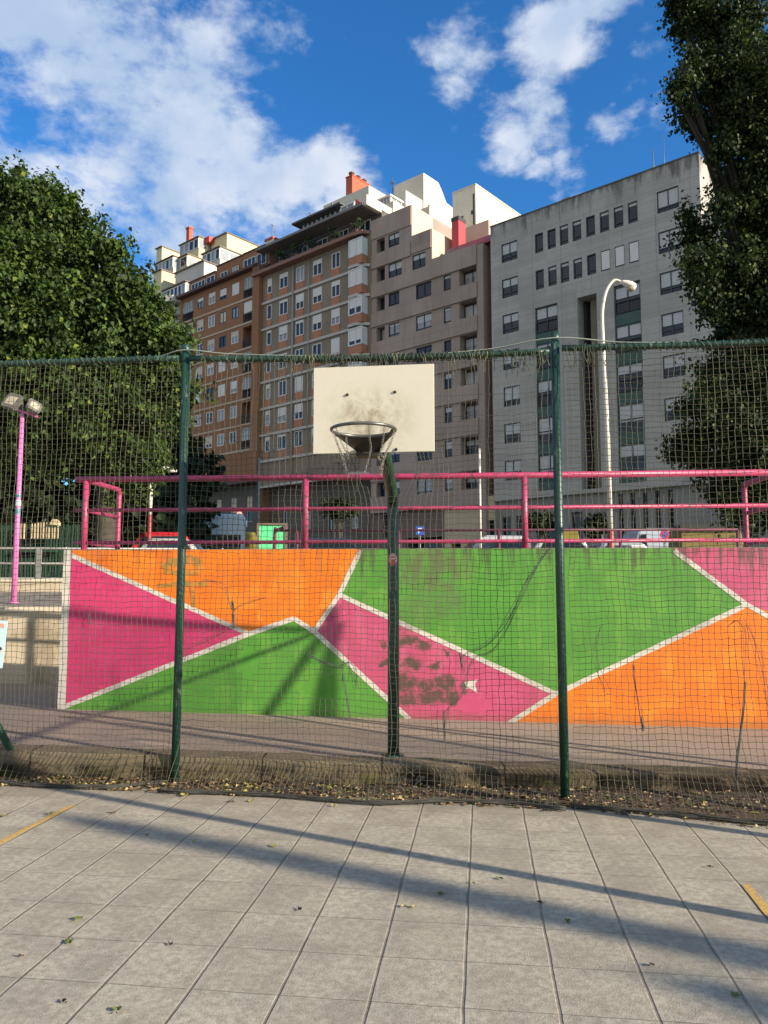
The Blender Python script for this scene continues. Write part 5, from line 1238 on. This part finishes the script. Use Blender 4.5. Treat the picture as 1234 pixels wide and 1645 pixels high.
mb = MB(); c_ = h0 + d_ * .66 + Vector((0, 0, -.10)); mb.sphere(c_, (.15, .10, .10), 12, 8); mb.build('lamp_glass', M_LENS, lp)
LY2 = 21.0
b0 = at(240, 865, LY2); b0.z = STZ; q1 = at(240, 826, LY2) - b0; q2 = at(241, 762, LY2) - b0
l2 = thing('street_lamp', 'white street lamp with a red base under the linden crown', 'street lamp', b0)
mb = MB(); mb.tube([(0, 0, q1.z), (0.0, 0, q2.z - .1)] + smooth_path([(0, 0, q2.z), (.1, 0, q2.z + .12), (.3, 0, q2.z + .17)], 4), .055, 10); mb.build('pole', M_LAMPW, l2)
mb = MB(); mb.lathe([(.085, -.05), (.085, .05), (.065, .06), (.06, q1.z)], 10); mb.build('pole_base', M_LAMPR, l2)
a_, c_ = at(258, 752, LY2) - b0, at(284, 756, LY2) - b0
mb = MB(); mb.tube([a_, a_.lerp(c_, .15), a_.lerp(c_, .6), c_], [.03, .07, .08, .03], 10); mb.build('lamp_head', M_LAMPW, l2)
sp = thing('street_lamp', 'tall grey lamp post standing far to the right of the court', 'street lamp', (18.0, -5.38, 0))
mb = MB(); mb.tube([(0, 0, -.1), (0, 0, 4), (0, 0, 7.6)], [.18, .16, .13], 12); mb.build('pole', M_GALV, sp); mb = MB(); mb.tube([(0, 0, 7.55), (-.25, .1, 7.8), (-.75, .35, 7.85)], [.1, .14, .06], 10); mb.build('lamp_head', M_GALV, sp)
# thin posts
for px, pyt, pyb, Y, lab in ((415, 735, 865, 24, 'thin grey pole rising left of the green notice board'), (772, 720, 862, 24, 'thin pale pole with a rusty foot right of the entrance portal')):
    b0 = at(px, 860, Y); b0.z = STZ; tz = at(px, pyt, Y).z - STZ
    t = thing('post', lab, 'post', b0); mb = MB(); mb.tube([(0, 0, .8), (0, 0, tz)], .035, 8); mb.build('pole', M_LAMPW if px > 700 else M_GALV, t)
    mb = MB(); mb.lathe([(.07, -.05), (.06, .02), (.045, .05), (.04, .82)], 8); mb.build('foot', mat('rusty_steel', (.20, .10, .06), .8), t)
# round traffic signs
M_SRED = mat('sign_red', (.55, .03, .035), .4); M_SWH = mat('sign_white', (.75, .75, .74), .4); M_SBL = mat('sign_blue', (.03, .09, .42), .4); M_BLK = mat('sign_black', (.02, .02, .02), .5)
def disc_y(mb, cx, cz, r0, r1, y, m):
    n = 20
    for k in range(n):
        a, c = 2 * math.pi * k / n, 2 * math.pi * (k + 1) / n
        P = lambda r, q: (cx + r * math.cos(q), y, cz + r * math.sin(q))
        if r0 < 1e-4: mb.face([(cx, y, cz), P(r1, a), P(r1, c)], m)
        else: mb.face([P(r0, a), P(r1, a), P(r1, c), P(r0, c)], m)
YS = 33
b0 = at(385, 870, YS); b0.z = STZ; ts = thing('traffic_sign', 'two round red-bordered signs on one pale post', 'traffic sign', b0)
tz = at(385, 822, YS).z - STZ
mb = MB(); mb.tube([(.12, 0, -.05), (0, 0, tz)], .04, 8); mb.build('post', M_LAMPW, ts)
for py, k in ((826, 0), (838.5, 1)):
    q = at(385, py, YS) - b0; r = .16; mb = MB(); mb.lathe([(0, 0), (r, 0), (r, .02), (0, .02)], 20)
    mb.v = [(q.x + x, -.06 + z, q.z + y) for x, y, z in mb.v]
    disc_y(mb, q.x, q.z, 0, r * .72, -.064, 1); disc_y(mb, q.x, q.z, r * .72, r, -.064, 0)
    if k == 0: mb.box(q.x - .075, q.x - .02, -.072, -.067, q.z - .02, q.z + .03, 2); mb.box(q.x + .02, q.x + .075, -.072, -.067, q.z - .02, q.z + .03, 2); mb.box(q.x - .06, q.x + .06, -.071, -.067, q.z - .03, q.z - .018, 2)
    else: mb.box(q.x - .085, q.x - .03, -.072, -.067, q.z - .01, q.z + .02, 2); mb.box(q.x - .01, q.x + .085, -.072, -.067, q.z - .02, q.z + .03, 2)
    mb.build('sign_plate', [M_SRED, M_SWH, M_BLK], ts)
YS = 27; b0 = at(1067, 866, YS); b0.z = STZ; ts = thing('traffic_sign', 'round blue no-parking sign with a red border and slash', 'traffic sign', b0)
q = at(1067, 858.5, YS) - b0; r = .165; mb = MB(); mb.lathe([(0, 0), (r, 0), (r, .02), (0, .02)], 20); mb.v = [(q.x + x, -.06 + z, q.z + y) for x, y, z in mb.v]
disc_y(mb, q.x, q.z, 0, r * .74, -.064, 1); disc_y(mb, q.x, q.z, r * .74, r, -.064, 0)
mb.box(-.022, .022, -.07, -.066, -r * .78, r * .78, 0, Matrix.Translation((q.x, 0, q.z)) @ Matrix.Rotation(R(-45), 4, 'Y'))
mb.build('sign_plate', [M_SRED, M_SBL], ts); mb = MB(); mb.tube([(q.x, 0, -.05), (q.x, 0, q.z + .1)], .035, 8); mb.build('post', M_GALV, ts)
mb = MB(); mb.box(q.x - .15, q.x + .15, -.07, -.05, q.z - .28, q.z - .19); mb.build('under_plate', M_SWH, ts)
for px, py, Y, w_, lab in ((351, 829, 30, .16, 'small round blue sign above the white van'), (675, 852, 36, .2, 'small square blue sign before the dark shop entrance')):
    b0 = at(px, 870, Y); b0.z = STZ; q = at(px, py, Y) - b0; ts = thing('traffic_sign', lab, 'traffic sign', b0)
    mb = MB()
    if px < 400: mb.lathe([(0, 0), (w_ * .8, 0), (w_ * .8, .02), (0, .02)], 18); mb.v = [(x, -.06 + z, q.z + y) for x, y, z in mb.v]; mb.box(-.05, .05, -.066, -.061, q.z - .02, q.z + .02, 1)
    else: mb.box(-w_, w_, -.06, -.04, q.z - w_, q.z + w_); mb.box(-.09, -.04, -.066, -.0605, q.z - .12, q.z + .12, 1); mb.box(-.04, .07, -.066, -.0605, q.z + .08, q.z + .12, 1); mb.box(-.04, .07, -.066, -.0605, q.z - .02, q.z + .02, 1); mb.box(.05, .09, -.066, -.0605, q.z + .0, q.z + .11, 1)
    mb.build('sign_plate', [M_SBL, M_SWH], ts); mb = MB(); mb.tube([(0, 0, -.05), (0, 0, q.z + .1)], .03, 8); mb.build('post', M_GALV, ts)

# green notice board with a metal frame
YB = 19.0; p0 = at(413, 840, YB); p1 = at(461, 840, YB); wB = p1.x - p0.x; zB = p0.z - STZ
t = thing('notice_board', 'mint green panel board in a brown metal frame', 'notice board', (p0.x, YB, STZ), R(4))
part(t, 'panel', [(.06, wB - .05, 0, .04, .1, zB - .05)], mat('mint_green_panel', (.10, .62, .26), .5, var=.15, scale=5, dirt=(.3, .72, .42), dirt_amt=.35))
part(t, 'frame', [(0, .06, -.03, .08, -.05, zB), (wB - .05, wB + .01, -.03, .08, -.05, zB), (.06, wB - .05, -.03, .08, zB - .05, zB)], mat('brown_metal', (.16, .12, .09), .6))
# recycling containers
def container(label, pxl, pxr, pyt, Y, mt, lid):
    a, c = at(pxl, pyt, Y), at(pxr, pyt, Y); w_ = c.x - a.x; h_ = a.z - STZ
    t = thing('container', label, 'waste container', ((a.x + c.x) / 2, Y, STZ), R(-5))
    mb = MB(); mb.prism([(-w_ * .42, .12), (w_ * .42, .12), (w_ / 2, h_ * .8), (-w_ / 2, h_ * .8)], -.45, .45); mb.build('body', mt, t, bevel=.03)
    mb = MB(); mb.prism([(-.5, h_ * .81), (.5, h_ * .81), (.46, h_ * .9), (.2, h_), (-.2, h_), (-.46, h_ * .9)], -w_ / 2 - .02, w_ / 2 + .02, axis='x'); mb.build('lid', lid, t, bevel=.02)
    for sx in (-.35, .35):
        for sy in (-.3, .3): mb = MB(); mb.lathe([(0, -.03), (.08, -.03), (.08, .03), (0, .03)], 10); mb.v = [(sx * w_ + z, sy + x, .07 + y) for x, y, z in mb.v]; mb.build('wheel', M_BLK, t)
M_CBLUE = mat('blue_container_plastic', (.02, .06, .16), .5, var=.15); M_CYEL = mat('shaded_yellow_plastic', (.20, .165, .02), .5, var=.2)  # container yellow toned down to stand for shade on the street
container('dark blue recycling container left of the yellow one', 346, 369, 854, 27, M_CBLUE, M_CBLUE)
container('yellow recycling container behind the round-sign post', 371, 408, 855, 28, M_CYEL, M_CYEL)
container('small yellow container beside the right fence post', 903, 926, 853, 30, M_CYEL, M_CYEL)
# yellow skip
YK = 30; a, c = at(1083, 851, YK), at(1178, 851, YK)
t = thing('skip', 'long dull yellow builder\'s skip with a dark load', 'skip', (a.x, YK, STZ), R(-3)); w_ = c.x - a.x; h_ = a.z - STZ
mb = MB(); mb.prism([(.25, .1), (w_ - .45, .1), (w_, h_ * .75), (w_ - .1, h_), (0, h_), (0, h_ * .6)], -.8, .8); mb.build('body', mat('shaded_yellow_steel', (.18, .14, .022), .6, var=.25, scale=3, dirt=(.12, .07, .03), dirt_amt=.4), t, bevel=.03)  # skip yellow lowered to imitate shade over the street
mb = MB(); mb.box(-.02, w_ - .1, -.86, -.8, h_ - .12, h_ - .02); mb.box(.05, w_ * .8, -.6, .6, h_, h_ + .16); mb.build('rim', M_BLK, t)

def car(name, label, cat, px, pyt, Y, rot, body, length=4.2, wid=1.72, height=1.46, van=False, group=None, base=None):
    p = at(px, pyt, Y); zb_ = STZ
    if base is None: zb_ = STZ
    t = thing(name, label, cat, (p.x, Y, zb_), rot, group); L, W, h_ = length, wid, p.z - zb_
    h_ = min(max(h_, 1.25), 2.6)
    if van: prof = [(-L / 2, .35), (-L / 2, h_ * .96), (-L / 2 + .1, h_), (L * .2, h_), (L * .33, h_ * .93), (L * .42, h_ * .52), (L / 2, h_ * .44), (L / 2, .35)]; gl = [(L * .205, h_ * .55), (L * .205, h_ * .9), (L * .31, h_ * .88), (L * .385, h_ * .55)]
    else: prof = [(-L / 2, .32), (-L / 2, h_ * .62), (-L * .44, h_ * .68), (-L * .33, h_ * .95), (-L * .26, h_), (L * .08, h_), (L * .14, h_ * .97), (L * .27, h_ * .68), (L * .45, h_ * .58), (L / 2, h_ * .46), (L / 2, .32)]; gl = [(-L * .36, h_ * .68), (-L * .285, h_ * .92), (L * .10, h_ * .93), (L * .215, h_ * .68)]
    mb = MB(); mb.prism(prof, -W / 2, W / 2); o = mb.build('body', body, t, bevel=.07)
    for s in (-1, 1): mb = MB(); mb.prism(gl, s * W / 2 - .008, s * W / 2 + .008); mb.build('side_window', M_GLASS, t)
    if van: mb = MB(); mb.box(-L / 2 - .008, -L / 2 + .01, -W * .38, W * .38, h_ * .56, h_ * .86); mb.build('rear_window', M_GLASS, t)
    else:
        x0_, z0_, x1_, z1_ = -L * .44, h_ * .68, -L * .33, h_ * .95
        for (x0_, z0_, x1_, z1_, o_) in ((-L * .44, h_ * .68, -L * .33, h_ * .95, -1), (L * .27, h_ * .68, L * .14, h_ * .97, 1)):
            mb = MB(); mb.face([(x0_ + .012 * o_, -W * .42, z0_ + .03), (x0_ + .012 * o_, W * .42, z0_ + .03), (x1_ + .012 * o_, W * .38, z1_ - .01), (x1_ + .012 * o_, -W * .38, z1_ - .01)]); mb.build('windscreen' if o_ > 0 else 'rear_window', M_GLASS, t)
    for sx in (-.32, .30):
        for s in (-1, 1):
            mb = MB(); mb.lathe([(0, -.1), (.2, -.1), (.30, -.09), (.31, 0), (.30, .09), (.2, .1), (0, .1)], 18); mb.v = [(sx * L + x, s * (W / 2 - .09) + z, .31 + y) for x, y, z in mb.v]
            wh = mb.build('wheel', M_BLK, t)
            mb = MB(); mb.lathe([(0, 0), (.19, 0), (.19, .012), (0, .014)], 14); mb.v = [(sx * L + x, s * (W / 2 + .012) + s * z, .31 + y) for x, y, z in mb.v]; mb.build('rim', M_ALU, wh)
    for s in (-1, 1):
        mb = MB(); mb.box(L / 2 - .04, L / 2 + .012, s * W * .36 - .16, s * W * .36 + .16, h_ * .36, h_ * .45); mb.build('headlight', M_LENS, t)
        mb = MB(); mb.box(-L / 2 - .012, -L / 2 + .03, s * W * .42 - .08, s * W * .42 + .08, h_ * .42, h_ * .6); mb.build('tail_light', M_SRED, t)
    return t
def cpaint(n, c): return mat(n, c, .25, .1, var=.04, scale=2)
vn = car('van', 'white delivery van with a round emblem parked behind the mural', 'van', 322, 827, 27, R(188), cpaint('white_van_paint', (.62, .62, .64)), 3.2, 1.6, van=True)
hv = at(322, 827, 27).z - STZ
mb = MB(); Lh = 1.6
mb.box(-1.45, .12, .803, .815, hv * .30, hv * .72)
mb.build('dark_side_panel', M_BLK, vn)
mb = MB()
for k in range(24):
    a, c = 2 * math.pi * k / 24, 2 * math.pi * (k + 1) / 24
    for r0, r1, mm in ((.24, .30, 0), (.08, .16, 1)):
        mb.face([(-(-.52) + r0 * math.cos(a) * .8 + .0, .806, hv * .62 + r0 * math.sin(a)), (.52 + r1 * math.cos(a) * .8, .806, hv * .62 + r1 * math.sin(a)), (.52 + r1 * math.cos(c) * .8, .806, hv * .62 + r1 * math.sin(c)), (.52 + r0 * math.cos(c) * .8, .806, hv * .62 + r0 * math.sin(c))], mm)
mb.v = [(-x, y, z) if False else (x, y, z) for x, y, z in mb.v]
mb.build('emblem', [mat('violet_decal', (.22, .19, .33), .5), mat('dark_decal', (.06, .05, .09), .5)], vn)
car('parked_car', 'red parked car half hidden by the left fence post', 'car', 280, 857, 22, R(10), cpaint('red_car_paint', (.45, .02, .025)), 2.6, 1.5, group='cars parked on the street')
car('parked_car', 'pale silver car under the linden, left of the red one', 'car', 225, 845, 31, R(8), cpaint('silver_blue_paint', (.36, .40, .45)), group='cars parked on the street')
car('parked_car', 'white car roof showing low in front of the van', 'car', 292, 877, 19, R(4), cpaint('shaded_cream_car_paint', (.42, .41, .39)), 2.2, 1.4, group='cars parked on the street')  # car white greyed to stand for street shade
car('parked_car', 'white car below the entrance portal, right of the thin pale pole', 'car', 815, 862, 26, R(6), cpaint('shaded_white_car_paint', (.42, .44, .48)), 3.4, 1.6, group='cars parked on the street')  # body white greyed in place of shade, shared with the next car
car('parked_car', 'white car right of the right fence post, left of the street lamp', 'car', 905, 868, 24, R(4), cpaint('shaded_white_car_paint', (.6, .62, .66)), 3.0, 1.6, group='cars parked on the street')
car('parked_car', 'grey car behind the street lamp foot', 'car', 1000, 872, 26, R(4), cpaint('grey_car_paint', (.30, .32, .36)), 3.0, 1.6, group='cars parked on the street')
car('parked_car', 'dark car low behind the wall between the notice board and the hoop pole', 'car', 540, 866, 26, R(6), cpaint('dark_car_paint', (.10, .105, .12)), 4.0, 1.65, group='cars parked on the street')
car('van', 'pale blue-grey van behind the no-parking sign', 'van', 1048, 850, 33, R(185), cpaint('pale_blue_van_paint', (.38, .44, .52)), 3.0, 1.6, van=True)
# striped pallet of sheeting and white packages low behind the wall
M_STR = mat('green_white_tarp', (.45, .55, .42), .6, var=.3, scale=6, dirt=(.14, .26, .12), dirt_amt=.4, dscale=5)
YT = 14; a, c = at(298, 875, YT), at(378, 876, YT)
t = thing('tarpaulin', 'crumpled green and white tarpaulin bundle on the terrace behind the orange triangle', 'tarpaulin', ((a.x + c.x) / 2, YT, STZ))
mb = MB(); NX = 24; w_ = c.x - a.x
hz = lambda u, v: (a.z - STZ) * (.88 + .14 * mnoise.noise((u * 7, v * 3, 2))) * (1 - .15 * abs(v)) * (1 - max(0, abs(u) - .85) * 3)
for i in range(NX):
    for j in range(6):
        q = []
        for (di, dj) in ((0, 0), (1, 0), (1, 1), (0, 1)):
            u = (i + di) / NX * 2 - 1; v = (j + dj) / 6 * 2 - 1; q.append((u * w_ / 2, v * .4, hz(u, v)))
        mb.face(q, 1 if (i // 2) % 2 else 0, True)
for u0, u1, v0, v1 in ((-1, 1, -1, -1), (-1, 1, 1, 1)):
    for i in range(NX):
        ua, ub = i / NX * 2 - 1, (i + 1) / NX * 2 - 1; mb.face([(ua * w_ / 2, v0 * .4, 0), (ub * w_ / 2, v0 * .4, 0), (ub * w_ / 2, v0 * .4, hz(ub, v0)), (ua * w_ / 2, v0 * .4, hz(ua, v0))], 1 if (i // 2) % 2 else 0)
mb.build('sheet', [M_STR, mat('white_tarp', (.62, .64, .62), .6)], t)
YT = 15; a, c = at(1010, 876, YT), at(1031, 884, YT)
t = thing('box', 'small white box beyond the railing right of the street lamp', 'box', ((a.x + c.x) / 2, YT, STZ), R(8))
part(t, 'carton', [(-.13, .13, -.12, .12, 0, a.z - STZ - .04)], M_LAMPW, .01); part(t, 'lid', [(-.14, .14, -.13, .13, a.z - STZ - .038, a.z - STZ)], M_SWH, .008)
YT = 18; a = at(968, 858, YT)
t = thing('marker_cone', 'slim white marker cone left of the street lamp foot', 'marker cone', (a.x, YT, STZ)); mb = MB(); mb.lathe([(.13, 0), (.13, .03), (.075, .04), (.02, a.z - STZ), (0, a.z - STZ)], 14); mb.build('body', M_LAMPW, t)

# green slat fence with a wooden end panel, under the linden
YF = 21.5
t = thing('slat_fence', 'dark green slat fence with sunlit wooden slats under the linden', 'fence', at(-20, 900, YF) * Vector((1, 1, 0)) + Vector((0, 0, STZ)), 0)
xe = at(135, 850, YF).x - at(-20, 900, YF).x; zt_ = at(60, 838, YF).z - STZ
mb = MB(); n = int(xe / .085)
for i in range(n): x = xe * i / n; mb.box(x, x + .05, 0, .03, .05, zt_ * (.96 + .03 * mnoise.noise((i * .7, 0, 0))))
mb.box(0, xe, .03, .07, .3, .38); mb.box(0, xe, .03, .07, zt_ * .7, zt_ * .7 + .08); mb.build('panel', mat('dark_green_slats', (.012, .045, .028), .6, var=.3, scale=3), t)
mb = MB(); M_SLAT = mat('sunlit_wood', (.52, .42, .28), .8, var=.15, scale=8)
for px in (34, 39, 51, 56, 61, 66, 70, 75, 79, 84, 88, 93):
    q = at(px, 855, YF - .25); x = q.x - at(-20, 900, YF).x; mb.box(x - .014, x + .014, -.27, -.23, at(px, 866, YF).z - STZ, at(px, 842 if px < 60 else 840, YF).z - STZ)
mb.box(at(30, 850, YF).x - at(-20, 900, YF).x, at(96, 850, YF).x - at(-20, 900, YF).x, -.20, -.03, zt_ * .55, zt_ * .58, 1)
mb.build('wooden_slats', [M_SLAT, _mc['dark_green_slats']], t)
q = at(88, 838, YF - .3); mb = MB(); mb.prism([(-.12, -.07), (.12, -.10), (.13, -.02), (.05, .07), (-.05, .08)], -.35, -.2); mb.v = [(x + q.x - at(-20, 900, YF).x, y, z + q.z - STZ) for x, y, z in mb.v]; mb.build('post_cap', M_SLAT, t)

# ================================================================== LEAVES ON THE GROUND
LMY = mat('yellow_green_dry_leaf', (.30, .27, .06), .7, var=.3, scale=20); LMB = mat('brown_dry_leaf', (.16, .09, .045), .8, var=.3, scale=20); LMG = mat('green_fallen_leaf', (.10, .14, .025), .6, var=.3, scale=20); LMD = mat('dark_dead_leaf', (.045, .035, .025), .8)
def leaf_mesh(seed, s):
    rg = random.Random(seed); mb = MB(); n = 5; out = []
    for k in range(9):
        a = 2 * math.pi * k / 9; r = s * (.5 + .22 * (k % 2) + .1 * rg.random()) * (1 if k else .8); out.append(Vector((math.cos(a) * r, math.sin(a) * r * .75, .012 * rg.random() + .3 * s * abs(math.sin(a)) ** 2 * rg.uniform(.1, .7) + .003)))
    for k in range(9): mb.face([(0, 0, .004), out[k], out[(k + 1) % 9]], 0, True)
    mb.tube([(s * .4, 0, .004), (s * .85, .15 * s, .006), (s * 1.1, .35 * s, .012)], .0016, 4)
    return mb
LV = [(126, 1477, LMG, .06, 'yellow-green fallen leaf near the left edge, just above a slab joint'), (112, 1514, LMG, .06, 'dark green leaf lying on a joint crossing at the lower left'), (188, 1624, LMG, .05, 'green leaf nearest the camera at the lower left'),
      (440, 1360, LMY, .05, 'yellowish leaf between the two long shadows'), (482, 1462, LMD, .04, 'dark dead leaf alone on the middle slabs'), (274, 1518, LMD, .03, 'small dark leaf right of the green leaf on the joint'), (103, 1610, LMD, .03, 'small dark scrap left of the lowest green leaf'), (35, 1537, LMB, .03, 'brown twig-like leaf at the far left edge of the court'),
      (9, 1311, LMY, .08, 'large pale yellow leaf beside the left yellow line'), (296, 1278, LMY, .09, 'big curled yellow leaf in front of the left post'), (372, 1288, LMB, .07, 'brown leaf between two yellow ones near the net foot'), (404, 1287, LMY, .07, 'bright yellow leaf near the net foot left of the hoop'), (535, 1295, LMY, .05, 'single yellow leaf on the slabs under the hoop'),
      (183, 1306, LMB, .05, 'brown leaf right of the left yellow line'), (80, 1308, LMY, .06, 'yellow leaf lying on the left yellow line'), (707, 1437, LMG, .05, 'dark green leaf inside the wide soft shadow'), (649, 1457, LMY, .035, 'left leaf of a small yellow pair below the shadow'), (665, 1458, LMY, .035, 'right leaf of a small yellow pair below the shadow'),
      (912, 1481, LMG, .045, 'green leaf at the lower rim of the wide shadow'), (804, 1412, LMG, .04, 'thin green leaf between the two shadows on the right half'), (867, 1451, LMD, .035, 'dark scrap lying in a lengthwise joint'), (1182, 1601, LMG, .05, 'green leaf in the dappled shade at the lower right'), (878, 1303, LMD, .07, 'dark curled leaf at the foot of the right post'), (1139, 1393, LMD, .035, 'small dark leaf near the right yellow line'), (1047, 1551, LMD, .035, 'dark leaf at the edge of the dappled shade'),
      (970, 1303, LMD, .07, 'dark crumpled leaf right of the right post'), (236, 1342, LMB, .03, 'tiny brown leaf above the soft shadow tip'), (312, 1353, LMY, .03, 'tiny yellow leaf under the soft shadow on the left'), (760, 1419, LMY, .03, 'tiny pale leaf above the wide shadow in the middle')]
for i, (px, py, mt, s, lab) in enumerate(LV):
    p = onz(px, py, .002); o = leaf_mesh(100 + i, s * .62).build('fallen_leaf', mt); o.location = p; o.rotation_euler = (rnd.uniform(-.1, .1), rnd.uniform(-.1, .1), rnd.uniform(0, 6.28))
    tag(o, lab, 'leaf', 'fallen leaves on the court')
# litter of leaves and grit along the foot of the net
mb = MB(); lr = random.Random(77)
for k in range(9000):
    X = lr.uniform(-4.2, 4.2); t_ = lr.random() ** 1.4
    yk = ykerb(X) - .01; yn = 6.209 - .1526 * X - .30 - (.25 * max(0, min(1, X - 1.5)))
    y = yk + (yn - yk) * t_ * 1.02
    dens = .35 + .65 * max(0, .5 + mnoise.noise((X * 1.3, 2.2, 0)) * 1.2)
    if lr.random() > (dens if X < .8 else .6): continue
    s = lr.uniform(.006, .026) * (1.5 if lr.random() < .2 else 1); mtx = lr.choices((0, 1, 2, 3, 4), (1.6, 5, .5, 3.5, 3.2))[0]
    a = lr.uniform(0, 6.28); c, sn = math.cos(a) * s, math.sin(a) * s; tz = lr.uniform(-.6, .6) * s; zb_ = .006 + .03 * lr.random() ** 2 * (1 - t_)
    mb.face([(X - c, y - sn, zb_), (X + sn * .6, y - c * .6, zb_ + abs(tz) + .004), (X + c, y + sn, zb_ + .003), (X - sn * .6, y + c * .6, zb_ + abs(tz) * .6)], mtx)
o = mb.build('leaf_litter', [LMY, LMB, LMG, LMD, mat('pale_dry_leaf', (.40, .29, .15), .85, var=.35, scale=30)]); tag(o, 'dry leaf litter and grit along the foot of the net', 'leaf litter', kind='stuff')
# soil strip between court and kerb
M_SOIL = mat('shade_toned_soil', (.085, .06, .034), .95, var=.6, scale=18, bmp=.8)  # real soil, its tone lowered to read as kerb shade
mb = MB(); N = 60
for i in range(N):
    q = []
    for X, e in ((-7 + 14 * i / N, 0), (-7 + 14 * (i + 1) / N, 0)):
        yn = 6.209 - .1526 * X - .20 - .22 * max(0, min(1.2, X - 1.4)) + .05 * mnoise.noise((X * 2.3, 0, 7)) ; q.append((X, yn))
    mb.face([(q[0][0], q[0][1], .004), (q[1][0], q[1][1], .004), (q[1][0], ykerb(q[1][0]) + .03, .02), (q[0][0], ykerb(q[0][0]) + .03, .02)])
tag(mb.build('soil_strip', M_SOIL), 'strip of soil darkened to read as kerb shade between the court slabs and the kerb', 'soil', kind='structure')
